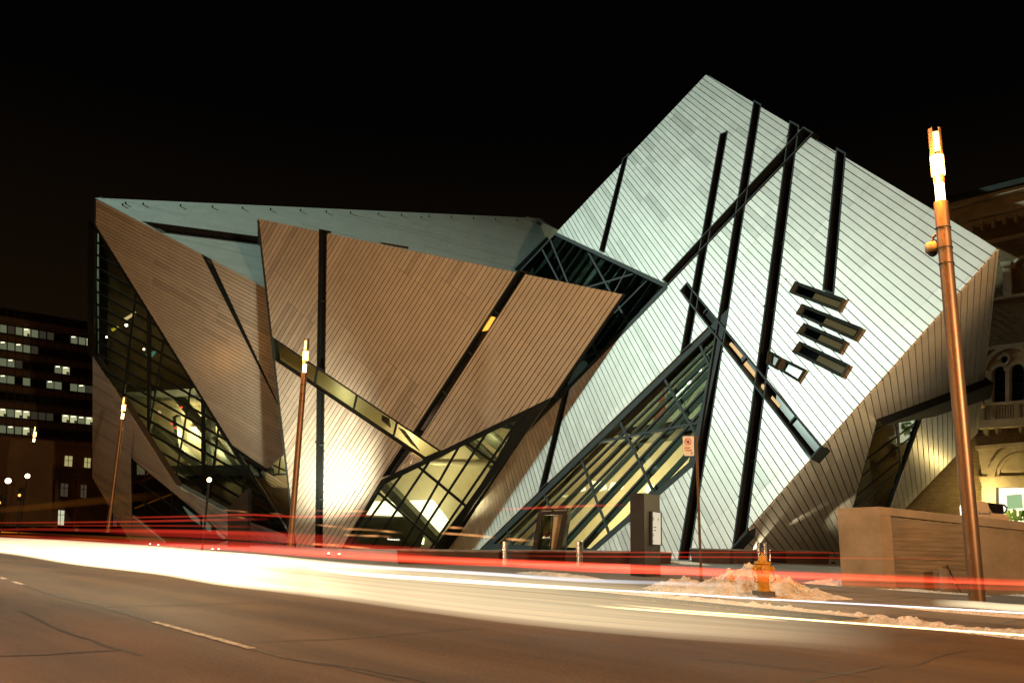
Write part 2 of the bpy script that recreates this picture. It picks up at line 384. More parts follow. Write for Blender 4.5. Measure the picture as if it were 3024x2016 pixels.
# ================================================================== GROUND (setting)
def sheet(name, pts, z, mat, parent=None):
    """ground sheet between two streetwise limits that follows the fall of the site"""
    S0, S1 = min(p.dot(STREET) for p in pts), max(p.dot(STREET) for p in pts); Q0, Q1 = min(p.dot(ACROSS) for p in pts), max(p.dot(ACROSS) for p in pts)
    cuts = [S0] + [v for v in (22.0, 152.0) if S0 < v < S1] + [S1]; bm = bmesh.new(); prev = None
    for v in cuts:
        A, B = sq(v, Q0), sq(v, Q1); cur = [bm.verts.new((p.x, p.y, z + gz(p))) for p in (A, B)]
        if prev: bm.faces.new((prev[0], cur[0], cur[1], prev[1]))
        prev = cur
    return link(name, bm, mat, parent)
def gprism(bm, s0, s1, q0, q1, za, zb):
    for a, b in ((s0, min(s1, 22.0)), (max(s0, 22.0), s1)):
        if b > a + .01:
            A = [sq(a, q0), sq(b, q0), sq(b, q1), sq(a, q1)]; prism3(bm, [p + Vector((0, 0, za + gz(p))) for p in A], [p + Vector((0, 0, zb + gz(p))) for p in A])
road = struct(sheet('road', [sq(-400, -6), sq(-400, CURB), sq(600, CURB), sq(600, -6)], 0.0, ASPHALT))
bm = bmesh.new(); bm.faces.new([bm.verts.new(v) for v in ((-900, -300, -3.2), (900, -300, -3.2), (900, 1200, -3.2), (-900, 1200, -3.2))]); struct(link('ground', bm, ASPHALT))
bm = bmesh.new()
gprism(bm, -60, 150, CURB, CURB + .2, -.3, PZ)
struct(link('kerb', bm, PAVE))
bm = bmesh.new(); prism3(bm, [sq(-60, -6.2, -.3), sq(160, -6.2, -.3), sq(160, -1.2, -.3), sq(-60, -1.2, -.3)], [sq(-60, -6.2, PZ), sq(160, -6.2, PZ), sq(160, -1.4, PZ), sq(-60, -1.4, PZ)])
struct(link('near_pavement', bm, PAVE))
# pavement of separate slabs near the kerb, plaza paving beyond
pav = struct(sheet('pavement', [sq(-60, CURB + .2), sq(-60, CURB + 5.0), sq(160, CURB + 5.0), sq(160, CURB + .2)], PZ - .03, WALLBACK))
SL = 1.55
for i in range(-10, 34):
    for j in range(3):
        a0, b0 = i * SL + .01, CURB + .2 + j * 1.6 + .01
        bm = bmesh.new(); a1, b1 = a0 + SL - .02, b0 + 1.58
        dz = random.uniform(-.006, .003)
        A = [sq(a0, b0), sq(a1, b0), sq(a1, b1), sq(a0, b1)]
        prism3(bm, [p + Vector((0, 0, PZ - .029 + gz(p))) for p in A], [p + Vector((0, 0, PZ + dz + gz(p))) for p in A])
        link('paving_slab', bm, PAVE, pav)
struct(sheet('plaza', [sq(-200, CURB + 5.0), sq(-200, 260), sq(200, 260), sq(200, CURB + 5.0)], PZ, PLAZA))
bm = bmesh.new(); gprism(bm, 34 * SL, 150, CURB + .2, CURB + 5, PZ - .02, PZ)
struct(link('far_pavement', bm, PAVE))
# lane dashes and tar seams on the road
for a, b in (((0, 1704.6), (68, 1726)), ((455, 1836), (744, 1915))):
    P, Q = ground(*a), ground(*b); d = (P - Q).normalized(); n = Vector((-d.y, d.x, 0)) * .055
    bm = bmesh.new(); nn = 26; prev = None
    for i in range(nn + 1):
        c = Q.lerp(P, i / nn); j1, j2 = random.uniform(.75, 1.1), random.uniform(.75, 1.1)
        cur = (bm.verts.new((c + n * j1) + Vector((0, 0, .008))), bm.verts.new((c - n * j2) + Vector((0, 0, .008))))
        if prev: bm.faces.new((prev[0], cur[0], cur[1], prev[1]))
        prev = cur
    o = link('lane_marking', bm, PAINT, road)
seams = [[(68, 1726), (150, 1756), (300, 1792), (455, 1836)], [(744, 1915), (840, 1940), (1010, 1972), (1180, 2010)],
         [(0, 1697), (130, 1696), (245, 1695)], [(300, 1792), (470, 1788), (620, 1783), (870, 1776)],
         [(0, 1937), (130, 1932), (250, 1924), (380, 1917)], [(720, 1897), (900, 1889), (1010, 1886), (1180, 1871), (1440, 1852)],
         [(60, 1803), (180, 1860), (310, 1905), (420, 1935)], [(2380, 2010), (2520, 1985), (2600, 1968)], [(2700, 1965), (2790, 1930), (2860, 1920)],
         [(900, 1948), (1100, 1980), (1260, 2012)], [(2050, 1943), (2250, 1962), (2560, 1998)]]
bm = bmesh.new()
for k, sm in enumerate(seams):
    P = [ground(*p) for p in sm]; pts = []
    for a, b in zip(P, P[1:]):
        m = max(3, int((b - a).length / .25))
        for i in range(m):
            c = a.lerp(b, i / m); pts.append(c + Vector((noise.noise(c * 2.1) * .05, noise.noise(c * 2.1 + Vector((9, 0, 0))) * .05, 0)))
    pts.append(P[-1]); prev = None
    for i, c in enumerate(pts):
        d = (pts[min(i + 1, len(pts) - 1)] - pts[max(0, i - 1)]).normalized(); n = Vector((-d.y, d.x, 0)) * (.022 + .014 * abs(noise.noise(c * 5)))
        cur = (bm.verts.new(c + n + Vector((0, 0, .004))), bm.verts.new(c - n + Vector((0, 0, .004))))
        if prev: bm.faces.new((prev[0], cur[0], cur[1], prev[1]))
        prev = cur
stuff(link('tar_seam', bm, TAR, road))

# ================================================================== MUSEUM
R1 = plane_fit((-13.2302, -206.014, -127.6449), (1.98617, 1.02577, 1.0), 26.5)
_r2 = plane_fit((80.0943, 9.807, -46.1272), (-0.96538, -1.03256, 1.0), 10.03)
R2 = plane3(R1.at(2948, 735), R1.at(2162, 1617), _r2.at(2700, 1300), c2w(Vector((80.0943, 9.807, -46.1272)).cross(Vector((-0.96538, -1.03256, 1.0)))))
CC = plane_fit((138.5796, 95.755, -13.5297), (0.35932, -0.03883, 1.0), 51.0)
L1 = plane_fit((-122.7896, 200.4146, -75.3698), (0.51713, -0.3738, 1.0), 46.5)
L2 = plane_fit((-119.1229, 178.762, -90.3472), (0.73236, -0.32208, 1.0), 37.0)
_sv = ray(1514, -420)
_e0, _e1 = L1.at(281, 585), L1.at(777.3, 846)
T1 = plane3(_e0, _e1, _e0 + _sv * 5, _sv.cross((_e1 - _e0).cross(_sv)))
T1.u = (T1.n.cross(_sv)).normalized(); T1.v = T1.n.cross(T1.u).normalized()
museum = thing('crystal_museum_building', 'huge angular museum of tilted metal-clad crystals with dark diagonal slot windows', 'building', (0, 45, 0))
museum.matrix_parent_inverse = Matrix.Identity(4)
_mi = Matrix.Translation((0, 45, 0)).inverted()
def mlink(name, bm, mat, parent=None):
    """link a part of the museum (geometry given in world space)"""
    o = link(name, bm, mat, parent or museum); 
    if (parent or museum) is museum: o.matrix_parent_inverse = _mi
    return o
PENDING = []
def _shared(a, b, c, regs, r):
    """true for an edge that two regions have in common"""
    P = [p for p in r if abs(a * p[0] + b * p[1] - c) < 1e-4]
    m = ((P[0][0] + P[1][0]) / 2 + a * .05, (P[0][1] + P[1][1]) / 2 + b * .05) if len(P) > 1 else None
    if not m: return False
    return any(o is not r and all(x * m[0] + y * m[1] <= z + .02 for x, y, z in edges(o)) for o in regs)
def facade(pl, regions, holes, w_, gap, thick, seam, mat, back=True, off=0.0, joined=False, zmin=None, wall=0.6, seam_off=0.0, name='facade_wall', inset=.12):
    regs = [pl.poly(r) for r in regions]
    if zmin is not None: regs = [r for r in (above_ground(pl, r, zmin) for r in regs) if r]
    hol = [pl.poly(h) for h in holes]
    bm = bmesh.new()
    for r in regs:
        ps = [r]
        for h in hol: ps = subtract(ps, h)
        for p in ps:
            q = p
            for a, b, c in edges(r): q = clip(q, a, b, c - (inset if not _shared(a, b, c, regs, r) else 0)) if q else q
            if q: pprism(bm, pl, q, -wall, -0.03)
    wallo = mlink(name, bm, WALLBACK)
    tmin = min(t for r in regs for s, t in r); tmax = max(t for r in regs for s, t in r)
    k0, k1 = math.floor((tmin - off) / w_), math.ceil((tmax - off) / w_)
    out = []; jb = bmesh.new()
    for k in range(k0, k1):
        t0, t1 = off + k * w_ + gap / 2, off + (k + 1) * w_ - gap / 2
        bm = jb
        for r in regs:
            q = clip(clip(r, 0, 1, t1), 0, -1, -t0)
            if not q: continue
            ps = [q]
            for h in hol: ps = subtract(ps, h)
            for p in ps:
                smin, smax = min(a[0] for a in p), max(a[0] for a in p)
                so = seam_off + ((k // 9) % 2) * seam * .18
                i0, i1 = math.floor((smin - so) / seam), math.ceil((smax - so) / seam)
                for i in range(i0, i1):
                    c = clip(clip(p, 1, 0, so + (i + 1) * seam - .006), -1, 0, -(so + i * seam + .006))
                    if not c: continue
                    if joined: pprism(bm, pl, c, 0.0, thick)
                    elif abs(area2(c)) > .01: PENDING.append((shown_area(pl, c), len(PENDING), pl, c, thick, mat, wallo))
    if joined: stuff(mlink('cladding_panels', jb, mat, wallo))
    else: jb.free()
    return wallo, out
def shown_area(pl, c):
    q = []
    for s, t in c:
        v = pl.P(s, t) - CAM; z = v.dot(FWD); q.append((v.dot(RIGHT) / z * FPX, v.dot(UP) / z * FPX))
    return abs(area2(q))
def finish_panels(limit=300):
    PENDING.sort(key=lambda e: -e[0]); by = {}
    for a, _, pl, c, th, mat, wallo in PENDING[:limit]:
        bm = bmesh.new(); pprism(bm, pl, c, 0.0, th); mlink('cladding_panel', bm, mat, wallo)
    bm = bmesh.new()
    for a, _, pl, c, th, mat, wallo in PENDING[limit:]: pprism(bm, pl, c, 0.0, th)
    stuff(mlink('cladding_panels', bm, CLAD))
def slot(pl, quad, depth=0.45, wd=0.09, lip=0.05, glass=DARKGLASS, mat=STEEL, every=3.0, light_edge=None, interior=None, name='slot_window'):
    """a long narrow window let into the cladding: frame round it, glass at the bottom, thin cross bars"""
    q = pl.poly(quad); bm = bmesh.new()
    inner = rim(bm, pl, q, wd, -depth, lip)
    fr = mlink(name, bm, mat)
    if not inner: return fr, q
    bm = bmesh.new(); pprism(bm, pl, inner, -depth + .06, -depth + .08); mlink('pane', bm, glass, fr)
    # cross bars along the length
    L = [((inner[i][0] - inner[(i + 1) % len(inner)][0]) ** 2 + (inner[i][1] - inner[(i + 1) % len(inner)][1]) ** 2, i) for i in range(len(inner))]
    i = max(L)[1]; a, b = inner[i], inner[(i + 1) % len(inner)]; ln = math.sqrt(max(L)[0]); dx, dy = (b[0] - a[0]) / ln, (b[1] - a[1]) / ln
    n = int(ln / every)
    for k in range(1, n + 1):
        c = a[0] * dx + a[1] * dy + k * ln / (n + 1)
        p = clip(clip(inner, dx, dy, c + .05), -dx, -dy, -(c - .05))
        if p:
            bm = bmesh.new(); pprism(bm, pl, p, -depth + .08, -depth + .17); mlink('mullion', bm, STEEL_L, fr)
    return fr, inner
def split_panes(pieces, lines, gap):
    for a, b, c in lines:
        res = []
        for p in pieces:
            for q in (clip(p, a, b, c - gap), clip(p, -a, -b, -(c + gap))):
                if q: res.append(q)
        pieces = res
    return pieces
def line_of(pl, p, q):
    s0, t0 = pl.px(*p); s1, t1 = pl.px(*q); L = math.hypot(s1 - s0, t1 - t0); a, b = (t1 - t0) / L, -(s1 - s0) / L
    return (a, b, a * s0 + b * t0)
def glazing(pl, polys, bars, frame=0.18, glass=GLASS, mw=0.12, h=0.0, zmin=None, rimmat=STEEL, name='glazing_frame'):
    """polys: convex pixel polygons that share inner edges; bars: pixel lines that split them into panes"""
    P = [pl.poly(p) for p in polys]
    if zmin is not None: P = [x for x in (above_ground(pl, p, zmin) for p in P) if x]
    bm = bmesh.new()
    for p in P: rim(bm, pl, p, frame, h - .12, h + .08)
    fr = mlink(name, bm, rimmat)
    L = [line_of(pl, p, q) for p, q, *_ in bars]
    for (p, q, *ww), (a, b, c) in zip(bars, L):
        wd = ww[0] if ww else mw; bm = bmesh.new(); n = 0
        for x in P:
            y = clip(clip(x, a, b, c + wd / 2), -a, -b, -(c - wd / 2))
            if y: n += pprism(bm, pl, y, h - .05 - .002 * L.index((a, b, c)), h + .03 + .002 * L.index((a, b, c)))
        if n: mlink('mullion', bm, rimmat, fr)
        else: bm.free()
    for x in split_panes(P, L, .002):
        if abs(area2(x)) < .05: continue
        bm = bmesh.new(); pprism(bm, pl, x, h - .02, h); mlink('pane', bm, glass, fr)
    return fr
def room(pl, poly, h0, h1, mat, name='room_wall', zmin=None, open_back=False):
    """a room behind a window: side walls and back wall"""
    bm = bmesh.new(); n = len(poly)
    mx, my = sum(p[0] for p in poly) / n, sum(p[1] for p in poly) / n
    A = [bm.verts.new(pl.at(x, y, h0)) for x, y in poly]; B = [bm.verts.new(pl.at(x + (x - mx) * .04, y + (y - my) * .04, h1)) for x, y in poly]
    for i in range(n): bm.faces.new((A[i], A[(i + 1) % n], B[(i + 1) % n], B[i]))
    if not open_back: bm.faces.new(B)
    return mlink(name, bm, mat)
def ppanel(pl, poly, h0, h1, mat, parent=None, name='interior_wall'):
    dp = deep(pl, h0); bm = bmesh.new(); pprism(bm, dp, dp.poly(poly), 0.0, h1 - h0); return mlink(name, bm, mat, parent)
def dbar(pl, p, q, wd, h, th, name, mat, parent):
    """bar inside a room, h metres behind the glass"""
    dp = deep(pl, h); bm = bmesh.new(); bar(bm, dp, p, q, wd, -th, 0.0, .3); return mlink(name, bm, mat, parent)
def floor_slab(pl, p, q, h, deepness, th, mat, parent):
    A, B = pl.at(*p, h), pl.at(*q, h); B = Vector((B.x, B.y, (A.z + B.z) / 2)); A = Vector((A.x, A.y, B.z)); D = Vector((.25, .97, 0)) * deepness; Z = Vector((0, 0, th))
    bm = bmesh.new(); prism3(bm, [A, B, B + D, A + D], [A + Z, B + Z, B + D + Z, A + D + Z]); return mlink('floor_slab', bm, mat, parent)

# --- right crystal, big lit face
S1 = [(1840, 470), (1859, 452), (1786, 749), (1770, 741)]
S2 = [(2127, 397), (2152, 386), (2040, 1018), (2010, 1045)]
S3 = [(2227, 296), (2250, 309), (2037, 1662), (2002, 1662)]
S4 = [(2333, 356), (2362, 372), (2208, 1575), (2163, 1622)]
S5 = [(2471, 436), (2500, 453), (2465, 873), (2430, 858)]
S6 = [(1686, 1139), (1662, 1167), (1591, 1452), (1618, 1425)]
D1 = [(2376, 376), (2406, 394), (1974, 843), (1957, 828)]
D2 = [(2031, 835), (2432, 1320), (2399, 1357), (2010, 861)]
G4 = [(2156, 903), (1414, 1624), (1742, 1648), (2052, 1374), (2128, 931)]
G4 = [(2150, 909), (1414, 1624), (1740, 1645), (2050, 1376)]
NOTCH = [(1560, 600), (1643, 688), (1972, 843), (1683, 1141), (1557, 1269), (1300, 1500)]
NOTCH = [(1643, 688), (1972, 843), (1557, 1269), (1500, 1100)]
W = [[(2356.6, 835.7), (2500.5, 886), (2480.6, 923), (2338, 868)], [(2376.5, 901.5), (2552.5, 972), (2528, 1008.7), (2358, 932)],
     [(2382.6, 958), (2505, 1010), (2483.6, 1047), (2361, 988.8)], [(2370, 1012), (2514, 1079.6), (2491, 1117.8), (2347, 1044)],
     [(2277, 1038), (2312, 1056.6), (2293.8, 1091.8), (2271, 1078)], [(2323, 1062.8), (2384, 1093), (2361, 1130), (2304.5, 1095)]]
R1_REG = [(2087, 221), (2948, 735), (2130, 1652), (1305, 1660), (1404, 1480), (1557, 1269), (1643, 688)]
R1_A = [(2087, 221), (2948, 735), (2100, 1686), (1290, 1700), (1557, 1269), (1600, 735)]
facade(R1, [[(2087, 221), (2948, 735), (2100, 1686), (1280, 1700), (1557, 1269), (1643, 688)]],
       [S1, S2, S3, S4, S5, S6, D1, D2, G4, NOTCH] + W, 0.3390, 0.040, 0.04, 4.2, CLAD, zmin=-.6, seam_off=.4, wall=.12)
for q, ev in ((S1, 4), (S2, 4), (S3, 4.2), (S4, 4.2), (S5, 3.4), (S6, 4), (D1, 4), (D2, 3)):
    slot(R1, q, every=ev, lip=.05 if q not in (D1, D2) else .10)
# interior glow in the long lower slot (warm rooms behind parts of the glass)
for q in ([(2160, 1010), (2194, 1050), (2188, 1058), (2153, 1016)], [(2204, 1066), (2238, 1108), (2231, 1117), (2196, 1076)], [(2243, 1120), (2275, 1158), (2268, 1166), (2236, 1130)], [(2281, 1168), (2306, 1197), (2300, 1203), (2277, 1176)]):
    ppanel(R1, q, -.36, -.35, PANEL_WARM, name='interior_glow')
for i, q in enumerate(W):
    p = R1.poly(q); bm = bmesh.new()
    # projecting box frame with bevelled inner reveal
    inn = offset_ring(p, .13); inner = inn
    A = [bm.verts.new(R1.P(s, t, -.3)) for s, t in p]; B = [bm.verts.new(R1.P(s, t, .22)) for s, t in p]
    Cc = [bm.verts.new(R1.P(s, t, .06)) for s, t in inn]; D = [bm.verts.new(R1.P(s, t, -.3)) for s, t in inn]
    for k in range(4):
        j = (k + 1) % 4
        bm.faces.new((A[k], A[j], B[j], B[k])); bm.faces.new((B[k], B[j], Cc[j], Cc[k])); bm.faces.new((Cc[k], Cc[j], D[j], D[k])); bm.faces.new((D[k], D[j], A[j], A[k]))
    fr = mlink('box_window', bm, STEEL_L)
    bm = bmesh.new(); pprism(bm, R1, inner, -.05, -.03); mlink('pane', bm, GLASS_D if i < 4 else DARKGLASS, fr)
    mid = lambda a, b, k: (a[0] * (1 - k) + b[0] * k, a[1] * (1 - k) + b[1] * k)
    if i != 4:
        f = .60 if i == 5 else .40; g = .92
        T0, T1_, B0, B1 = mid(q[0], q[1], f), mid(q[0], q[1], g), mid(q[3], q[2], f), mid(q[3], q[2], g)
        ppanel(R1, [mid(T0, B0, .30), mid(T1_, B1, .30), mid(T1_, B1, .74), mid(T0, B0, .74)], -.22, -.20, PANEL_WARM2, fr, 'interior_glow')
    ppanel(R1, q, -.45, -.4, WALLBACK, fr, 'window_back')
# steel edge along the notch and behind it the glazed gap between the crystals
bm = bmesh.new()
bar(bm, R1, (1640, 690), (1972, 846), .26, -.2, .06); bar(bm, R1, (1972, 846), (1683, 1143), .36, -.2, .065); bar(bm, R1, (1683, 1143), (1557, 1271), .40, -.2, .155); bar(bm, R1, (1557, 1271), (1308, 1625), .40, -.2, .14)
mlink('steel_edge_beam', bm, STEEL)
GR = Plane(R1.n, R1.d + .8, R1.u)
n_ = [(1643, 688), (1972, 843), (1557, 1269), (1480, 1240), (1500, 840)]
gl = glazing(GR, [[(1643, 688), (1972, 843), (1557, 1275), (1470, 1260), (1480, 860)]],
        [((1606, 745), (1690, 905)), ((1735, 740), (1830, 910)), ((1745, 1000), (1790, 1110)), ((1560, 900), (1970, 780)), ((1660, 1080), (1860, 880)), ((1690, 1075), (1850, 1000)), ((1620, 1230), (1700, 1080))], glass=GLASS_D, mw=.14, name='notch_glazing')
# beams and things seen behind the notch glass
for k in range(13):
    x = 1668 + k * 23; y = 697 + k * 11
    ppanel(GR, [(x, y), (x + 10, y + 5), (x + 10 - 170, y + 5 + 238), (x - 170, y + 238)], -1.3, -1.0, BEAM_IN, gl, 'louvre_beam')
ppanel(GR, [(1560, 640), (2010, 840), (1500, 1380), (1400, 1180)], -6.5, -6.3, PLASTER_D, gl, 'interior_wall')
for q, m in (([(1720, 835), (1740, 820), (1725, 850), (1708, 850)], PLASTER_G), ([(1770, 790), (1800, 800), (1760, 845), (1735, 850)], PLASTER_G), ([(1812, 790), (1832, 800), (1790, 850), (1765, 860)], PLASTER_G), ([(1838, 815), (1860, 822), (1838, 850), (1815, 858)], PLASTER)):
    ppanel(GR, q, -3.0, -2.9, m, gl, 'interior_wall')
point('gallery_light', GR.at(1780, 850, -2.0), 500, (.75, 1, .8), .3)

# --- big triangular glazing of the right crystal
g4f = glazing(R1, [G4], [((1952.5, 1107), (2081, 1334)), ((1824, 1236), (1925, 1450)), ((1709, 1346), (1795, 1577)), ((1600, 1450), (1660, 1600)), ((1493, 1554), (1512, 1628)),
                  ((2060, 1010), (2100, 1100)), ((1764, 1303), (2093, 1239)), ((1500, 1610), (2140, 975)), ((1560, 1630), (2122, 1040)), ((1620, 1638), (2105, 1115)), ((1680, 1643), (2085, 1190))],
        frame=.5, mw=.14, h=-.12, zmin=-1.2, name='triangle_glazing')
G4R = [(2170, 890), (1395, 1655), (1780, 1700), (2075, 1400)]
rm = room(R1, G4R, -.45, -8.0, PLASTER, zmin=-1.2)
ppanel(R1, [(1780, 1245), (2170, 880), (2130, 1235), (1775, 1292)], -7.6, -7.5, PLASTER_G, rm)
ppanel(R1, [(1940, 1215), (1962, 1150), (1968, 1238), (1925, 1262)], -5.0, -4.9, REDWALL, rm)
ppanel(R1, [(1990, 1170), (2110, 1010), (2118, 1060), (2010, 1215)], -3.5, -3.4, PLASTER_G, rm)
# sloping floor slab seen edge-on, columns and hanging lamps inside
for p, q, wd in (((1768, 1300), (2095, 1243), .4),):
    floor_slab(R1, p, q, -.9, 6, wd, BEAM_IN, rm)
LOUV = noisy('dark_louvre_steel', (0.020, 0.022, 0.018), (0.035, 0.036, 0.028), 1, 0.6)
beams4 = [((1463, 1625), (2146, 952)), ((1515, 1640), (2137, 1010)), ((1572, 1643), (2122, 1068)), ((1630, 1648), (2107, 1135)), ((1690, 1650), (2092, 1210)), ((1740, 1655), (2076, 1292))]
for p, q in beams4:
    dbar(R1, p, q, .42, -.50, .05, 'louvre_beam', LOUV, rm)
for q in ([(1752, 1421), (1788, 1422), (1792, 1444), (1762, 1452)], [(1808, 1425), (1846, 1426), (1838, 1444), (1800, 1449)], [(1904, 1452), (1913, 1431), (1932, 1430), (1938, 1462)], [(1712, 1436), (1727, 1431), (1730, 1447), (1711, 1452)]):
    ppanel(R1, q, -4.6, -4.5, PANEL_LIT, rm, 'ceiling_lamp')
for p in ((2066, 1090), (2034, 1128)): 
    bm = bmesh.new(); bmesh.ops.create_icosphere(bm, subdivisions=1, radius=.14, matrix=Matrix.Translation(R1.at(p[0], p[1], -3.0))); mlink('indoor_lamp', bm, SPOT_IN, rm)
point('lobby_light', R1.at(1740, 1500, -4.0), 1700, (1, .78, .42), .5)
point('lobby_light_upper', R1.at(2010, 1160, -3.5), 700, (.85, 1, .72), .5)
point('lobby_light_low', R1.at(1640, 1590, -3.0), 700, (1, .85, .55), .5)
point('lobby_light_mid', R1.at(1880, 1400, -3.5), 800, (1, .85, .5), .5)

# --- right crystal, underside
WIN2 = [(2588, 1238), (2738, 1188), (2600, 1575), (2494, 1575)]
FIN2 = [(2586, 1236), (2913, 1115), (2903, 1160), (2736, 1212)]
facade(R2, [[(2948, 735), (2919, 1000), (2886, 1276), (2480, 1700), (2120, 1700), (2145, 1637)]], [WIN2], .03341 * R2.d, .045, .04, 5.0, CLAD, zmin=-.3, seam_off=.7, wall=.12)
glazing(R2, [WIN2], [((2700, 1210), (2500, 1330)), ((2725, 1240), (2510, 1400)), ((2700, 1290), (2500, 1450)), ((2690, 1340), (2495, 1500)), ((2665, 1385), (2490, 1540)), ((2640, 1440), (2500, 1570)), ((2645, 1220), (2662, 1340)), ((2662, 1340), (2668, 1420))], frame=.16, mw=.07, glass=GLASS_D, h=-.1, name='underside_glazing')
rm2 = room(R2, [(2580, 1225), (2750, 1175), (2600, 1600), (2480, 1600)], -.45, -3.5, PLASTER_D)
ppanel(R2, [(2610, 1235), (2728, 1200), (2716, 1240), (2610, 1250)], -1.6, -1.5, PANEL_LIT, rm2, 'interior_glow')
ppanel(R2, [(2622, 1290), (2700, 1270), (2690, 1305), (2640, 1312)], -1.3, -1.2, PANEL_WARM, rm2, 'interior_glow')
bm = bmesh.new(); pprism(bm, R2, R2.poly(FIN2), -.2, .45)
mlink('window_fin', bm, STEEL)
# right crystal: side and top returns so that it is a solid body
bm = bmesh.new()
back = R1.N * -9.0
e = [R1.at(2087, 221, -.62), R1.at(2948, 735, -.62), R1.at(1643, 688, -.62)]
prism3(bm, [e[0], e[1], e[1] - Vector((0, 0, .4)), e[0] - Vector((0, 0, .4))], [p + c2w((.35, -.1, 1)).normalized() * 12 for p in (e[0], e[1], e[1] - Vector((0, 0, .4)), e[0] - Vector((0, 0, .4)))])
mlink('roof_edge', bm, STEEL)

# --- central crystal
CS1 = [(943, 676), (967, 681), (962, 1098), (936, 1084)]
CS1B = [(936, 1146), (960, 1162), (954, 1640), (931, 1640)]
CD = [(800, 990), (1308, 1333), (1251, 1358), (808, 1061)]
CS2 = [(1530, 797), (1557, 803), (1245, 1288), (1221, 1273)]
CS2B = [(1188, 1316), (1212, 1333), (1163, 1400), (1128, 1408)]
facade(CC, [[(762, 645.5), (1838, 869), (1631, 1171), (1126, 1416), (990, 1650), (877, 1650)]], [CS1, CS1B, CD, CS2, CS2B], .006398 * 51, .050, .05, 7.0, CLAD, zmin=-1.0, seam_off=1.1, wall=.6)
for q, ev in ((CS1, 5), (CS1B, 4), (CS2, 3.4), (CS2B, 3)): slot(CC, q, every=ev)
ppanel(CC, [(1450, 934), (1464, 937), (1441, 975), (1424, 978)], -.36, -.35, emissive('orange_wall_glow', (1, .45, .06), 1.6), name='interior_glow')  # wall patch glows itself in place of the room's light
glazing(CC, [CD], [((1052, 1160), (1038, 1220)), ((1171, 1240), (1156, 1300)), ((935, 1075), (925, 1140))], frame=.17, mw=.14, h=-.15, name='diagonal_glazing')
rmc = room(CC, [(812, 990), (1318, 1332), (1251, 1368), (818, 1072)], -.4, -2.6, PLASTER)
for k, q in enumerate(([(1130, 1225), (1150, 1235), (1155, 1262), (1128, 1240)], [(1178, 1262), (1196, 1270), (1240, 1330), (1215, 1310)])):
    ppanel(CC, q, -1.2, -1.1, BEAM_IN, rmc, 'interior_figure')
point('slot_room_light', CC.at(1200, 1290, -1.6), 180, (1, .8, .42), .3)
point('slot_room_light_left', CC.at(1000, 1165, -1.6), 60, (.9, .85, .5), .3)
bm = bmesh.new()   # body of the crystal behind its face
ring = [(762, 646), (1838, 869), (1631, 1171)]
A = [CC.at(*p, -.6) for p in ring]
for a, b in ((0, 1),):
    prism3(bm, [A[a], A[b], A[b] - Vector((0, 0, .3)), A[a] - Vector((0, 0, .3))], [p + Vector((-.3, 1, .05)) * 6 for p in (A[a], A[b], A[b] - Vector((0, 0, .3)), A[a] - Vector((0, 0, .3)))])
mlink('roof_edge', bm, STEEL)
bm = bmesh.new(); bar(bm, CC, (764, 650), (878, 1650), .14, -.6, .10); mlink('steel_edge_beam', bm, STEEL_L)
bm = bmesh.new(); bar(bm, CC, (1838, 869), (1631, 1173), .16, -.7, .02); mlink('steel_edge_beam', bm, STEEL)

# --- central low glazing between the crystals
G2 = plane3(CC.at(1126, 1418, -.05), CC.at(1631, 1173, -.05), R1.at(1315, 1622, -.1))
G2P = [[(1126, 1417), (1631, 1171), (1557, 1270), (1404, 1480), (1308, 1630), (996, 1630)]]
glazing(G2, G2P, [((1182, 1407), (1020, 1630)), ((1249, 1390), (1115, 1590)), ((1353, 1322), (1195, 1600)), ((1429, 1290), (1215, 1618)), ((1493, 1295), (1272, 1618)), ((1540, 1230), (1400, 1480)),
                  ((1110, 1448), (1300, 1612)), ((1239, 1380), (1386, 1502)), ((1378, 1308), (1480, 1380)), ((1493, 1246), (1560, 1295))], frame=.34, mw=.17, zmin=-1.2, name='low_glazing')
rg = room(G2, [(1125, 1412), (1625, 1178), (1556, 1275), (1300, 1660), (985, 1660)], -.3, -6.5, PLASTER, zmin=-1.2)
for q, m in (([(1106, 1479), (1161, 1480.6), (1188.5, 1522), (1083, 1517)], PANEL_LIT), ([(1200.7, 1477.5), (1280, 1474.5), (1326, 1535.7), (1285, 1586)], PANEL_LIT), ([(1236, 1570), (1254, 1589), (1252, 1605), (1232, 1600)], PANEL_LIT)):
    ppanel(G2, q, -5.2, -5.1, m, rg, 'interior_glow')  # lamplit walls given their own glow, no lamps here
ppanel(G2, [(1060, 1524), (1200, 1526), (1258, 1560), (1240, 1620), (1010, 1620)], -4.6, -4.5, BEAM_IN, rg, 'interior_counter')
for p, q in (((1125, 1428), (1290, 1600)), ((1375, 1300), (1475, 1390)), ((1440, 1290), (1500, 1340))):
    dbar(G2, p, q, .75, -3.4, .6, 'interior_column', BEAM_IN, rg)
floor_slab(G2, (1235, 1364), (1470, 1362), -1.2, 3.5, .2, PLASTER, rg)
point('hall_light', G2.at(1290, 1440, -3.2), 520, (1, .82, .42), .5)
point('hall_light_upper', G2.at(1460, 1290, -3.0), 200, (1, .84, .42), .4)

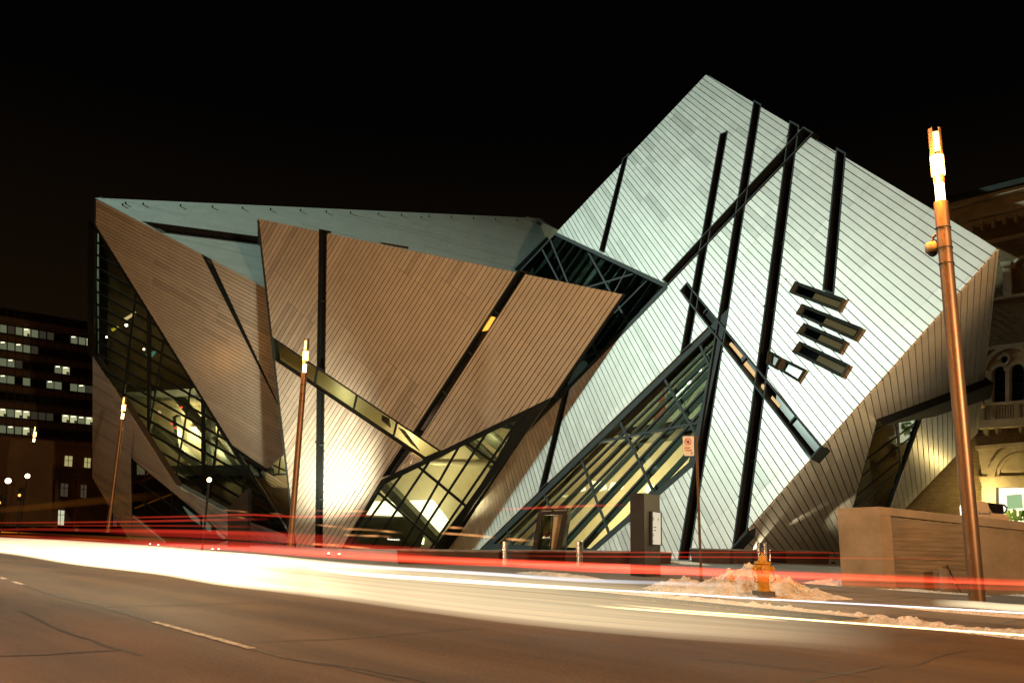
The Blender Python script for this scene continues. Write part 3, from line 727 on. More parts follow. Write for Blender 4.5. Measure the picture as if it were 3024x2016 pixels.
# --- left crystals
LS = [(596, 750), (625, 766), (826, 1198), (818, 1188)]
facade(L1, [[(281, 585), (790, 853), (860, 1325), (788, 1385), (684, 1313), (281, 664)]], [LS], .007032 * 46.5, .046, .04, 7.0, CLAD, seam_off=.3)
slot(L1, LS, every=4)
bm = bmesh.new(); bar(bm, L1, (281, 664), (684, 1313), .22, -.5, .08); bar(bm, L1, (684, 1316), (788, 1388), .34, -.5, .07); mlink('steel_edge_beam', bm, STEEL)
bm = bmesh.new(); bar(bm, L1, (283, 586), (282, 664), .16, -.6, .06); mlink('steel_edge_beam', bm, STEEL_L)
L2W = [(386, 1349), (682, 1592), (640, 1606), (390, 1606)]
facade(L2, [[(275, 1047), (398, 1240), (390, 1606), (274, 1410)], [(398, 1240), (520, 1431), (525, 1463), (386, 1349)], [(520, 1431), (684, 1520), (684, 1606), (520, 1606)]], [L2W], .00893 * 37, .044, .04, 6.0, CLAD, zmin=-1.4)
ppanel(L2, [(395, 1520), (492, 1600), (430, 1606), (397, 1606)], -.1, .1, CLAD, name='facade_foot')
glazing(L2, [L2W], [((427, 1380), (424, 1606)), ((506, 1440), (502, 1606)), ((594, 1510), (588, 1606)), ((380, 1405), (650, 1600)), ((390, 1405), (480, 1404)), ((390, 1460), (590, 1606))], frame=.2, mw=.16, h=-.1, glass=GLASS_D, zmin=-1.2, name='low_triangle_glazing')
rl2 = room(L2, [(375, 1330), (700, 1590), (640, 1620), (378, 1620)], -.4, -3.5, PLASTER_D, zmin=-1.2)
for q in ([(543, 1494), (590, 1533), (592, 1551), (566, 1530)], [(598, 1528), (622, 1545), (624, 1568), (600, 1560)], [(640, 1562), (680, 1592), (678, 1600), (645, 1577)], [(405, 1370), (428, 1388), (428, 1402), (405, 1400)]):
    ppanel(L2, q, -1.5, -1.4, PANEL_WARM if q[0][0] < 450 else emissive('pale_wall_glow', (1, .9, .6), .9), rl2, 'interior_glow')  # walls glow themselves to stand for lamplight on them
# lower middle strips
L3 = Plane(L1.n, 50.0, L1.u)
facade(L3, [[(676, 1300), (720, 1345), (857, 1441), (858, 1598), (852, 1580)]], [], .33, .05, .04, 6.0, CLAD)
facade(L3, [[(732, 1520), (854, 1580), (856, 1640), (730, 1640)]], [], .33, .05, .04, 6.0, CLAD, zmin=-1.4)
bm = bmesh.new(); bar(bm, L3, (640, 1250), (856, 1585), .30, -.3, .10); mlink('steel_edge_beam', bm, STEEL)
# small triangle of glass left of the central crystal
GS = Plane(L1.n, 49.0, L1.u)
glazing(GS, [[(784, 1388), (846, 1325), (862, 1400), (805, 1402)]], [((828, 1345), (822, 1402)), ((800, 1370), (855, 1395))], frame=.12, mw=.1, name='small_triangle_glazing')
rs = room(GS, [(770, 1395), (850, 1310), (880, 1440), (800, 1440)], -.3, -2.5, PLASTER)
point('stair_light', GS.at(830, 1375, -1.2), 110, (1, .85, .5), .2)
# --- large left glazing between the two left crystals
G1 = plane3(L1.at(281, 664, -.5), L1.at(684, 1313, -.5), L2.at(400, 1245, -.6))
G1P = [[(281, 664), (440, 920), (440, 1306), (275, 1047)], [(440, 920), (600, 1177), (600, 1475), (520, 1431), (440, 1306)], [(600, 1177), (684, 1312), (852, 1578), (684, 1520), (600, 1475)]]
bars1 = [((391, 950), (365.5, 1165)), ((484, 1000), (438, 1290)), ((565, 1131), (518, 1420)), ((646, 1255), (619, 1470)), ((725, 1380), (710, 1530))]
for k in range(21):
    y = 640 + k * 36.5; bars1.append(((281, y), (640, y + 205), .15))
glazing(G1, G1P, bars1, frame=.16, mw=.16, zmin=-1.2, name='sloping_glazing')
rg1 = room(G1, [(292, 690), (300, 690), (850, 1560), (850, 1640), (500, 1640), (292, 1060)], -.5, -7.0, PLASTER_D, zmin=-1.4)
ppanel(G1, [(372, 1158), (560, 1142), (684, 1312), (726, 1392), (445, 1402)], -6.4, -6.3, PLASTER, rg1)
ppanel(G1, [(425, 1206), (590, 1195), (600, 1230), (430, 1240)], -5.2, -5.1, PLASTER, rg1)
floor_slab(G1, (355, 1160), (575, 1146), -.8, 5, .4, BEAM_IN, rg1)
floor_slab(G1, (430, 1405), (735, 1400), -.8, 5, .9, STEEL_L, rg1)
for p, q, wd in (((520, 1175), (700, 1400), .5), ((615, 1180), (618, 1400), .45), ((455, 1270), (600, 1390), .6), ((660, 1285), (722, 1390), .5), ((515, 1240), (525, 1330), .3)):
    dbar(G1, p, q, wd * 1.4, -3.8, .6, 'interior_column', BEAM_IN, rg1)
for q, m in (([(560, 1260), (600, 1255), (612, 1392), (570, 1398), (545, 1340)], STONE), ([(640, 1270), (672, 1300), (700, 1385), (640, 1395)], STONE)):
    ppanel(G1, q, -5.6, -5.5, m, rg1)
for (x, y, r) in ((373, 960, .14), (315, 995, .1), (425, 1031, .1), (439, 1034, .13), (596, 1226, .09)):
    bm = bmesh.new(); bmesh.ops.create_icosphere(bm, subdivisions=1, radius=r, matrix=Matrix.Translation(G1.at(x, y, -2.5))); mlink('indoor_lamp', bm, SPOT_IN, rg1)
RL = emissive('red_indoor_light', (1, .05, .03), 3)
for (x, y) in ((536, 1202), (518, 1263), (507, 1250), (446, 1296)):
    bm = bmesh.new(); bmesh.ops.create_icosphere(bm, subdivisions=1, radius=.1, matrix=Matrix.Translation(G1.at(x, y, -2.0))); mlink('indoor_lamp', bm, RL, rg1)
ppanel(G1, [(362, 942), (400, 920), (404, 926), (370, 948)], -3.2, -3.1, PANEL_WARM, rg1, 'interior_glow')
ppanel(G1, [(330, 970), (348, 962), (352, 967), (334, 978)], -3.2, -3.1, emissive('yellow_lit_sign', (1, .75, .05), .5), rg1, 'interior_glow')
ppanel(G1, [(432, 1046), (468, 1030), (452, 1052), (444, 1056)], -3.2, -3.1, emissive('green_lit_sign', (.35, .8, .5), .25), rg1, 'interior_glow')
point('gallery_lamp', G1.at(545, 1290, -4.0), 1500, (1, .80, .38), .5)
point('gallery_lamp_low', G1.at(640, 1340, -3.2), 600, (1, .85, .45), .4)
point('gallery_lamp_top', G1.at(400, 1000, -3.0), 45, (1, .75, .4), .3)
# dark end wall of the left crystal
ED = vplane(300, 900, 79, Vector((1, .1, 0)))
ppanel(ED, [(277, 664), (318, 722), (318, 1120), (273, 1047), (276, 1050)], -1.5, 0, STEEL, name='end_wall')

# --- teal roof face
TH = [(419, 654), (767, 700), (767, 723), (476, 687)]
facade(T1, [[(281, 585), (1594, 645), (1651, 683), (1540, 832), (900, 911)]], [TH, [(1119, 714), (1207, 729), (1205, 736), (1130, 722)]], .40, .012, .02, 11, CLAD_T, joined=True, wall=.5, name='roof_face')
slot(T1, TH, every=4, depth=.5)
ppanel(T1, [(1119, 714), (1207, 729), (1205, 736), (1130, 722)], -.3, -.2, DARKGLASS, name='roof_hatch')
for x, y in ((362, 607), (371, 603), (423, 605), (533, 610), (627, 613), (716, 617), (799, 621), (887, 624), (963, 628), (1035, 631), (1117, 634), (1185, 637), (1243, 644), (1266, 641), (1332, 644), (1398, 647), (1463, 650), (1525, 653), (1573, 656)):
    bm = bmesh.new(); s, t = T1.px(x, y)
    prism3(bm, [T1.P(s - .05, t - .05, .02), T1.P(s + .05, t - .05, .02), T1.P(s + .05, t + .05, .02), T1.P(s - .05, t + .05, .02)], [T1.P(s - .05, t - .05, .20), T1.P(s + .05, t - .05, .20), T1.P(s + .05, t + .05, .20), T1.P(s - .05, t + .05, .20)])
    mlink('roof_anchor', bm, STEEL)
bm = bmesh.new(); bar(bm, T1, (1585, 660), (1640, 690), .10, .0, .3); mlink('roof_cable_tray', bm, STEEL_L)
bm = bmesh.new(); bar(bm, T1, (1651, 683), (1533, 803), .9, -.2, .25); mlink('steel_edge_beam', bm, STEEL)

finish_panels()
# --- entrance: dark portal with lettering, tall dark blade and a sign
DP = vplane(1640, 1560, 46.5, Vector((1, -.35, 0)))
door = bmesh.new()
pprism(door, DP, DP.poly([(1594, 1501), (1680, 1499), (1676, 1519), (1590, 1520)]), -.6, .15)
pprism(door, DP, DP.poly([(1590, 1520.3), (1603, 1520.3), (1583, 1640), (1570, 1640)]), -.6, .13)
pprism(door, DP, DP.poly([(1663, 1519.3), (1679, 1519.3), (1656, 1640), (1640, 1640)]), -.6, .13)
dfr = mlink('entrance_portal', door, KIOSKM)
ppanel(DP, [(1603, 1521), (1630, 1521), (1620, 1640), (1584, 1640)], -.35, -.3, glassy('door_glass', (.42, .40, .26), .8), dfr, 'door_leaf')
ppanel(DP, [(1634, 1521), (1663, 1521), (1645, 1640), (1628, 1640)], -.5, -.45, PLASTER, dfr, 'door_leaf')
ppanel(DP, [(1632, 1521), (1635, 1521), (1626, 1640), (1622, 1640)], -.3, -.2, STEEL_L, dfr, 'door_post')
_r = (DP.at(1680, 1508) - DP.at(1594, 1510)); 
def mtext(body, size, P, right, up, mat, parent):
    M = frame_M(P, right, up); c = bpy.data.curves.new('lettering', 'FONT'); c.body = body; c.size = size; c.extrude = .004; c.align_x = 'CENTER'; c.align_y = 'CENTER'
    tmp = bpy.data.objects.new('lettering_curve', c); COL.objects.link(tmp); me = bpy.data.meshes.new_from_object(tmp.evaluated_get(bpy.context.evaluated_depsgraph_get()))
    bpy.data.objects.remove(tmp); me.name = 'lettering'; me.materials.clear(); me.materials.append(mat)
    bpy.context.view_layer.update()
    o = bpy.data.objects.new('lettering', me); COL.objects.link(o); o.parent = parent; o.matrix_parent_inverse = parent.matrix_world.inverted(); o.matrix_basis = M; return o
mtext('C5Reunion', .13, DP.at(1614, 1507.5, .17), _r, Vector((0, 0, 1)), LETTER_D, dfr)
mtext('RestaurantC5', .13, DP.at(1655, 1505.5, .17), _r, Vector((0, 0, 1)), LETTER_D, dfr)
BL = vplane(715, 1550, 60, Vector((1, -.2, 0)))
ppanel(BL, [(682, 1500), (690, 1494), (742, 1441), (743, 1520), (735, 1640), (683, 1640)], -.5, 0, KIOSKM, name='entrance_blade')
sg = ppanel(BL, [(1140, 1588), (1184, 1590), (1184, 1597), (1140, 1595)], -.2, 0, KIOSKM, name='restaurant_sign')
mtext('RestaurantC5', .155, BL.at(1162, 1592, .02), Vector((1, -.2, -.04)), Vector((0, 0, 1)), LETTER, sg)

# ================================================================== OLD STONE AND BRICK WING (right)
OB = vplane(2960, 1200, 53, STREET)
old = thing('old_brick_building', 'old buff brick and carved stone building with arched windows behind the crystal', 'building', (0, 0, 0))
def opart(name, px, h0, h1, mat, parent=None):
    bm = bmesh.new(); pprism(bm, OB, OB.poly(px), h0, h1)
    o = link(name, bm, mat, parent or old); return o
bm = bmesh.new(); uvl = bm.loops.layers.uv.new('UVMap')
q = above_ground(OB, OB.poly([(2560, 700), (3200, 530), (3200, 1700), (2560, 1680)]), PZ)
pprism(bm, OB, q, -.6, 0.0)
for f in bm.faces:
    for l in f.loops:
        s, t = OB.st(l.vert.co); l[uvl].uv = (s, l.vert.co.z)
link('brick_wall', bm, BRICK, old)
def sl(y0, x, x0=3024):   # y on a line that recedes to the street's vanishing point
    return 1500 + (y0 - 1500) * (x + 800) / (x0 + 800)
def band(name, y0, y1, h1, mat, xa=2600, xb=3150, h0=0.002):
    return opart(name, [(xa, sl(y0, xa)), (xb, sl(y0, xb)), (xb, sl(y1, xb)), (xa, sl(y1, xa))], h0, h1, mat)
band('gutter', 545, 560, 1.3, STEEL_L); band('cornice', 562, 574, 1.0, STONE); band('frieze', 575, 607, .35, STONE); band('cornice', 608, 620, .6, STONE)
band('string_course', 868, 877, .35, STONE); band('string_course', 690, 700, .25, STONE); band('string_course', 1012, 1024, .3, STONE)
for k in range(9):     # corbel arches under the cornice
    x = 2800 + k * 33; y = sl(636, x)
    opart('corbel', [(x, y - 12), (x + 10, y - 14), (x + 9, y + 16), (x + 1, y + 18)], .002, .4, STONE)
    opart('corbel_arch', [(x + 10, y - 14), (x + 33, y - 20), (x + 33, y - 8), (x + 27, y - 2), (x + 16, y), (x + 10, y - 4)], .002, .3, STONE)
def arc_part(name, cx_, cy_, r0, r1, a0, a1, h0, h1, mat, n=14, ysc=1.0):
    bm = bmesh.new()
    for i in range(n):
        b0, b1 = math.radians(a0 + (a1 - a0) * i / n), math.radians(a0 + (a1 - a0) * (i + 1) / n)
        q = [(cx_ + math.cos(a) * r, cy_ - math.sin(a) * r * ysc - math.cos(a) * r * .12) for a, r in ((b0, r0), (b0, r1), (b1, r1), (b1, r0))]
        pprism(bm, OB, OB.poly(q), h0, h1)
    return link(name, bm, mat, old)
def lancet(cx_, yt, yb, wd):
    q = [(cx_ - wd / 2, yb), (cx_ - wd / 2, yt + wd * .6)] + [(cx_ - math.cos(a) * wd / 2, yt + wd * .6 - math.sin(a) * wd * .6) for a in (math.pi * k / 8 for k in range(1, 8))] + [(cx_ + wd / 2, yt + wd * .6), (cx_ + wd / 2, yb)]
    return q
opart('arch_panel', [(2908, 1100), (2930, 1060), (2960, 1040), (3000, 1030), (3060, 1030), (3060, 1190), (2908, 1200)], .002, .12, STONE)
arc_part('window_arch', 2985, 1100, 68, 80, -5, 185, .12, .45, STONE)
arc_part('window_arch', 2956, 1105, 22, 32, 0, 180, .12, .32, STONE); arc_part('window_arch', 3008, 1098, 22, 32, 0, 180, .12, .32, STONE)
arc_part('oculus_ring', 2970, 1063, 11, 19, 0, 360, .12, .38, STONE)
for x, yt in ((2957, 1083), (3008, 1075)):
    fr = opart('arched_window', lancet(x, yt, 1196, 36), .12, .14, DARKGLASS)
    for k in range(3): opart('glazing_bar', [(x - 17, yt + 34 + k * 24), (x + 17, yt + 32 + k * 24), (x + 17, yt + 33.5 + k * 24), (x - 17, yt + 35.5 + k * 24)], .14, .16, STEEL_L, fr)
opart('oculus', [(2970 + 10 * math.cos(a), 1064 + 10 * math.sin(a)) for a in (math.pi * 2 * k / 12 for k in range(12))], .12, .14, DARKGLASS)
for x, y, ww in ((2982, 1098, 12), (2925, 1106, 22), (3045, 1090, 12)):
    opart('column', [(x - ww / 2, y), (x + ww / 2, y - 1), (x + ww / 2, 1193), (x - ww / 2, 1195)], .12, .5, STONE)
    opart('capital', [(x - ww / 2 - 4, y - 8), (x + ww / 2 + 4, y - 9), (x + ww / 2 + 2, y), (x - ww / 2 - 2, y)], .12, .6, STONE)
for x in (2978, 2930): # upper pilasters
    if x > 2940: opart('pilaster', [(x - 12, 792), (x + 12, 788), (x + 16, 880), (x - 10, 886)], .002, .4, STONE); opart('capital', [(x - 17, 780), (x + 17, 776), (x + 14, 789), (x - 14, 793)], .002, .55, STONE)
arc_part('blind_arch', 3024, 790, 26, 34, 0, 180, .002, .25, STONE)
opart('balcony_rail', [(2902, sl(1188, 2902)), (3100, sl(1188, 3100)), (3100, sl(1197, 3100)), (2902, sl(1197, 2902))], .6, 1.1, STONE)
opart('balcony_slab', [(2902, sl(1238, 2902)), (3100, sl(1238, 3100)), (3100, sl(1262, 3100)), (2902, sl(1262, 2902))], .002, 1.15, STONE)
for x in list(range(2906, 3090, 8)):
    post = x in (2906, 2914, 2938, 2946, 3010, 3018, 3082)
    ww = 8 if post else 4
    opart('baluster', [(x, sl(1198, x)), (x + ww, sl(1198, x)), (x + ww, sl(1237, x)), (x, sl(1237, x))], .7, 1.0 if not post else 1.08, STONE)
for x in (2915, 2950, 3018): opart('bracket', [(x, sl(1263, x)), (x + 10, sl(1263, x)), (x + 8, sl(1282, x)), (x + 2, sl(1276, x))], .002, .8, STONE)
# stone portal with its round arch and the lit shop window below
opart('portal_stone', [(2893, 1328), (3100, 1315), (3100, 1400), (2905, 1408)], .002, .3, STONE)
opart('portal_cornice', [(2888, 1318), (3100, 1302), (3100, 1314), (2890, 1329)], .002, .6, STONE)
arc_part('portal_arch', 3015, 1402, 70, 92, 0, 180, .3, .5, STONE); arc_part('portal_arch', 3015, 1402, 58, 66, 0, 180, .3, .4, STONE)
opart('portal_lintel', [(2898, 1408), (3100, 1402), (3100, 1440), (2908, 1440)], .002, .45, STONE)
opart('portal_pilaster', [(2904, 1440), (2946, 1440), (2946, 1560), (2906, 1560)], .002, .35, STONE)
sw = opart('shop_window', [(2950, 1441), (3100, 1436), (3100, 1560), (2952, 1560)], .002, .05, ROOM_LIT)
opart('picture', [(2974, 1462), (3018, 1458), (3022, 1500), (2976, 1502)], .05, .09, GREENPIC, sw)
bmv = bmesh.new()
for k in range(60):
    x, y = random.uniform(2978, 3060), random.uniform(1506, 1535); s, t = OB.px(x, y); r = .12
    pprism(bmv, OB, [(s + r * math.cos(a) * random.uniform(.6, 1.2), t + r * math.sin(a)) for a in (0, 1.2, 2.4, 3.6, 4.9)], .1 + k * .004, .102 + k * .004)
link('plant_leaves', bmv, LEAF, sw)
point('portal_lamp_glow', OB.at(2905, 1470, 1.6), 420, (1, .72, .25), .15)
bm = bmesh.new(); bmesh.ops.create_icosphere(bm, subdivisions=2, radius=.22, matrix=Matrix.Translation(OB.at(2900, 1194, 1.4))); link('wall_lamp', bm, STONE, old)

# ================================================================== LEFT: office block and old stone front across the side street
OF = vplane(140, 1100, 135, ACROSS)
office = thing('office_block', 'dark glass office block with rows of lit windows behind the old stone front', 'building')
def fpart(pl, name, px, h0, h1, mat, parent, zmin=None):
    bm = bmesh.new(); q = pl.poly(px)
    if zmin is not None: q = above_ground(pl, q, zmin)
    pprism(bm, pl, q, h0, h1); return link(name, bm, mat, parent)
def ol(y0, x): return 1616 + (y0 - 1616) * (4096 - x) / 4096.0     # line receding to the other vanishing point
FACE = noisy('dark_office_wall', (0.020, 0.016, 0.010), (0.04, 0.03, 0.018), .1, .4)
fpart(OF, 'wall', [(-200, ol(905, -200)), (330, ol(905, 330)), (330, 1600), (-200, 1600)], -12, 0, FACE, office, PZ)
SPAN = noisy('brown_spandrel', (0.10, 0.06, 0.025), (0.13, 0.08, 0.035), .2, .5)
WL = [emissive('office_window_bright', (.95, .95, .50), .50), emissive('office_window_mid', (.72, .80, .45), .16), emissive('office_window_dim', (.6, .5, .32), .05), principled('office_window_dark', (.01, .012, .014), .1)]
litmap = {0: {0: 1, 1: 2, 2: 1, 3: 0, 4: 1, 5: 2, 6: 2, 9: 1, 10: 1, 11: 0}, 1: {0: 1, 1: 1, 2: 1, 3: 1, 4: 2}, 2: {0: 1, 1: 1, 2: 2, 7: 1, 8: 0}, 3: {0: 1, 1: 1, 3: 1, 6: 1, 7: 1, 9: 1, 10: 1, 11: 2},
          5: {0: 0, 1: 1, 2: 0, 3: 0, 4: 2, 5: 2, 6: 2, 8: 0, 9: 0, 10: 1, 11: 0}, 6: {0: 1, 1: 1, 2: 1, 3: 0, 4: 2}}
for r in range(-1, 8):
    yt = 958 + r * 49.5
    for c in range(13):
        x0 = -2 + c * 23.2; x1 = x0 + 21
        k = litmap.get(r, {}).get(c, 3)
        fr = fpart(OF, 'window', [(x0, ol(yt, x0)), (x1, ol(yt, x1)), (x1, ol(yt + 22, x1)), (x0, ol(yt + 22, x0))], .02, .06, WL[k], office)
        if k == 0 or (k == 1 and (c + r) % 2):
            a = x0 + 4; fpart(OF, 'ceiling_lamp', [(a, ol(yt + 2, a)), (a + 11, ol(yt + 2, a)), (a + 11, ol(yt + 4.5, a)), (a, ol(yt + 4.5, a))], .07, .1, PANEL_LIT, fr)
        if k == 0: fpart(OF, 'blind', [(x0 + 12, ol(yt + 14, x0 + 12)), (x1 - 1, ol(yt + 14, x1)), (x1 - 1, ol(yt + 24, x1)), (x0 + 12, ol(yt + 24, x0))], .07, .09, WL[2], fr)
    if r < 7: fpart(OF, 'spandrel', [(-150, ol(yt + 29, -150)), (290, ol(yt + 29, 290)), (290, ol(yt + 45, 290)), (-150, ol(yt + 45, -150))], .03, .15, SPAN, office)
for c in range(13):
    x = -1 + c * 23.2 - 1.2
    fpart(OF, 'mullion', [(x, ol(945, x)), (x + 1.6, ol(945, x)), (x - 4, ol(1330, x)), (x - 5.6, ol(1330, x))], .15, .3, principled('black_mullion', (.008, .008, .006), .5) if c == 0 else bpy.data.materials['black_mullion'], office)
fpart(OF, 'roof_screen', [(-150, ol(935, -150)), (290, ol(935, 290)), (290, ol(948, 290)), (-150, ol(948, -150))], .02, .6, SPAN, office)
OS = vplane(150, 1450, 112, ACROSS)
stone = thing('old_stone_front', 'low classical stone building with a few lit windows left of the crystal', 'building')
STN = noisy('dark_limestone', (0.13, 0.085, 0.05), (0.20, 0.13, 0.08), .25, .9, 0, .4, 4)
fpart(OS, 'wall', [(-120, 1292), (330, 1310), (420, 1620), (-120, 1620)], -6, 0, STN, stone, PZ)
for y0, y1, h in ((1290, 1302, .9), (1368, 1376, .6), (1386, 1396, .4), (1500 - 8, 1496, .3)):
    fpart(OS, 'cornice', [(-120, ol(y0, -120)), (330, ol(y0, 330)), (330, ol(y1, 330)), (-120, ol(y1, -120))], .002, h, STN, stone)
WY = [emissive('old_window_lit', (.9, .78, .32), .42), emissive('old_window_white', (.95, .95, .62), .62), emissive('old_window_blind', (.5, .36, .22), .10)]
for x0, y0, x1, y1, k in ((72, 1335, 88, 1364, 0), (132, 1340, 155, 1369, 0), (192, 1345, 214, 1375, 0), (250, 1351, 268, 1379, 0), (57, 1425, 77, 1456, 0), (120, 1423, 140, 1458, 2), (180, 1426, 201, 1464, 2), (239, 1430, 256, 1468, 2),
                          (46, 1498, 66, 1540, 1), (110, 1502, 130, 1544, 1), (168, 1505, 190, 1548, 1), (336, 1514, 346, 1552, 2), (361, 1517, 381, 1552, 2), (222, 1536, 233, 1566, 2)):
    fr = fpart(OS, 'window', [(x0, y0), (x1, y0 + 2), (x1 - 2, y1 + 2), (x0 - 2, y1)], .02, .05, WY[k], stone)
    m = (x0 + x1) / 2 - 1
    fpart(OS, 'glazing_bar', [(m - .8, y0 + 1), (m + .8, y0 + 1), (m - .2, y1), (m - 1.8, y1)], .06, .12, FACE, fr)
    fpart(OS, 'glazing_bar', [(x0, y0 + 13), (x1, y0 + 14), (x1, y0 + 15.5), (x0, y0 + 14.5)], .13, .18, FACE, fr)
for x in (94, 158, 222): fpart(OS, 'half_column', [(x, 1415), (x + 12, 1416), (x + 7, 1560), (x - 7, 1560)], .002, .8, STN, stone)
CB = vplane(10, 1450, 80, Vector((1, -.4, 0)))
corner = tag(fpart(CB, 'corner_house', [(-120, 1300), (31, 1296), (22, 1360), (20, 1620), (-120, 1620)], -5, 0, noisy('brown_render', (.10, .07, .04), (.14, .10, .06), .3, .9), None, PZ), 'brown rendered house corner cut off by the left edge of the picture', 'building')

# ================================================================== STREET LAMPS
def slab_arc(bm, c, r0, r1, z0, z1, a0, a1, n=8):
    for i in range(n):
        b0, b1 = a0 + (a1 - a0) * i / n, a0 + (a1 - a0) * (i + 1) / n
        A = [Vector((c[0] + math.cos(a) * r, c[1] + math.sin(a) * r, c[2] + z0)) for a, r in ((b0, r0), (b0, r1), (b1, r1), (b1, r0))]
        prism3(bm, A, [p + Vector((0, 0, z1 - z0)) for p in A])
def street_lamp(base, H, label, power=0, face=0.0, group='bronze street lamps along the kerb', camera_dome=False, low=True):
    """post with three glowing slots near its top"""
    t = thing('street_lamp', label, 'street lamp', base, group)
    k = H / 9.9
    bm = bmesh.new(); lathe(bm, (0, 0, 0), [(.24, 0), (.24, .03), (.16, .05), (.155, .8), (.152, H * .62), (.15, H * .63), (.152, H * .83)]); post = smooth(link('post', bm, COPPER, t))
    md = post.modifiers.new('edge', 'EDGE_SPLIT')
    for z in (H * .69, H * .77, H * .725):
        bm = bmesh.new(); lathe(bm, (0, 0, z), [(.158, -.012), (.166, -.01), (.166, .01), (.158, .012)], 20); link('joint_ring', bm, STEEL, t)
    z1 = H * .83
    # lower lamp on the far side, open neck, main lamp, upper cut tube with a slot lamp
    bm = bmesh.new(); lathe(bm, (0, 0, z1), [(.10, 0), (.10, H * .042)], 14); link('lamp_white', bm, LAMP_WHITE, t)
    bm = bmesh.new(); lathe(bm, (0, 0, z1 + H * .042), [(.12, 0), (.12, H * .018)], 14); link('neck', bm, COPPER, t)
    bm = bmesh.new(); lathe(bm, (0, 0, z1 + H * .060), [(.13, 0), (.145, .03), (.145, H * .046), (.12, H * .048)], 16); link('lamp_amber', bm, LAMP_AMBER, t)
    bm = bmesh.new(); slab_arc(bm, (0, 0, z1 + H * .109), .115, .14, 0, H * .061, face + 2.0, face + 7.2, 14); link('head_tube', bm, COPPER, t)
    bm = bmesh.new(); slab_arc(bm, (0, 0, z1 + H * .115), .07, .11, 0, H * .045, face + .8, face + 2.1, 4); link('lamp_slot', bm, LAMP_AMBER, t)
    bm = bmesh.new(); tube(bm, [Vector((0, 0, z1)), Vector((0, 0, z1 + H * .165))], .05, 8); link('core', bm, STEEL, t)
    if camera_dome:
        a = face - 1.2
        P0 = Vector((math.cos(a) * .15, math.sin(a) * .15, H * .765)); P1 = P0 + Vector((math.cos(a) * .2, math.sin(a) * .2, -.04)); 
        bm = bmesh.new(); tube(bm, [P0, P1, P1 + Vector((math.cos(a) * .04, math.sin(a) * .04, -.10))], .03, 8); dm = link('camera_arm', bm, CONC, t)
        c = P1 + Vector((math.cos(a) * .06, math.sin(a) * .06, 0))
        bm = bmesh.new(); lathe(bm, (c.x, c.y, c.z - .36), [(.12, 0), (.15, .03), (.15, .18), (.12, .24), (.05, .27)], 16); smooth(link('camera_housing', bm, CONC, dm))
        bm = bmesh.new(); lathe(bm, (c.x, c.y, c.z - .45), [(.03, 0), (.09, .04), (.105, .09)], 14); smooth(link('camera_lens', bm, DARKGLASS, dm))
    if power:
        for dz, f in ((H * .90, 1.0),):
            p = point('lamp_glow', Vector(base) + Vector((0, 0, dz + .1)) , power, (1, .35, .05), .25)
            p.location = Vector(base) + Vector((0, 0, H * 1.02)); p.parent = None
            # the light hangs just outside the lamp on the street side
            p.location = Vector(base) - ACROSS * .45 + Vector((0, 0, H * .9))
    return t
b0 = ground(2887, 1783, PZ)
_r = ray(2757, 382); H0 = CAM.z + _r.z * (b0.y / _r.y) - PZ
street_lamp(b0, H0, 'bronze street lamp with glowing slots and a camera dome, nearest and tallest, right edge', 2600, face=math.radians(170), camera_dome=True)
def lamp_from_top(px, py, H):   # find where a post of this height shows its top at px,py
    return ground(px, py, PZ + H)
for (x, y, lab, pw) in ((905, 1018, 'bronze street lamp standing in front of the bright patch on the middle crystal', 700), (365, 1204, 'bronze street lamp in front of the left crystal wall, third along the kerb', 300), (100, 1300, 'bronze street lamp before the old stone front at the far left', 300)):
    p = lamp_from_top(x, y, H0 * 1.0); p.z = PZ
    street_lamp(p, H0, lab, pw, face=math.radians(170))
# unseen lamps added behind the viewer to light the road: the same kind
for s, q, lab_ in ((-14, -2.6, 'to the right of'), (16, -2.6, 'to the left of'), (44, -2.6, 'farther left along from')):
    street_lamp(sq(s, q, PZ), H0, 'added unseen bronze street lamp on the near pavement ' + lab_ + ' the viewer', 9000 if s < 30 else 6000, face=math.radians(-30), group='added bronze street lamps on the near kerb')
def ball_lamp(px, py, depth, H, lab, r=.16):
    P = CAM + ray(px, py) * depth; t = thing('globe_lamp', lab, 'street lamp', (P.x, P.y, 0), 'far white street lights')
    bm = bmesh.new(); tube(bm, [Vector((0, 0, -1.5)), Vector((0, 0, P.z - .1))], .05, 8); link('post', bm, STEEL, t)
    bm = bmesh.new(); bmesh.ops.create_icosphere(bm, subdivisions=2, radius=r, matrix=Matrix.Translation((0, 0, P.z))); link('globe', bm, LAMP_WHITE, t)
ball_lamp(24, 1419, 66, 6, 'white globe street light at the far left edge', .22)
ball_lamp(81, 1405, 72, 6, 'white globe street light in front of the stone building', .20)
ball_lamp(618, 1416, 36, 6, 'slim white street light before the large sloping glazing', .10)
for x, y, lab in ((5, 1484, 'far traffic signal glowing amber at the left edge'), (64, 1462, 'far traffic signal glowing amber before the stone building')):
    P = CAM + ray(x, y) * 60; t = thing('traffic_signal', lab, 'traffic light', (P.x, P.y, 0))
    bm = bmesh.new(); tube(bm, [Vector((0, 0, PZ)), Vector((0, 0, P.z + .5))], .06, 8); link('pole', bm, STEEL, t)
    bm = bmesh.new(); box(bm, (0, -.15, P.z - .4), .3, .22, .95); hd = link('signal_head', bm, STEEL, t)
    bm = bmesh.new(); lathe(bm, (0, 0, 0), [(.10, 0), (.10, .03)], 12); o = link('signal_lens', bm, emissive('amber_signal', (1, .35, .08), 3) if 'amber_signal' not in bpy.data.materials else bpy.data.materials['amber_signal'], hd)
    o.rotation_euler = (math.pi / 2, 0, 0); o.location = (0, -.27, P.z)

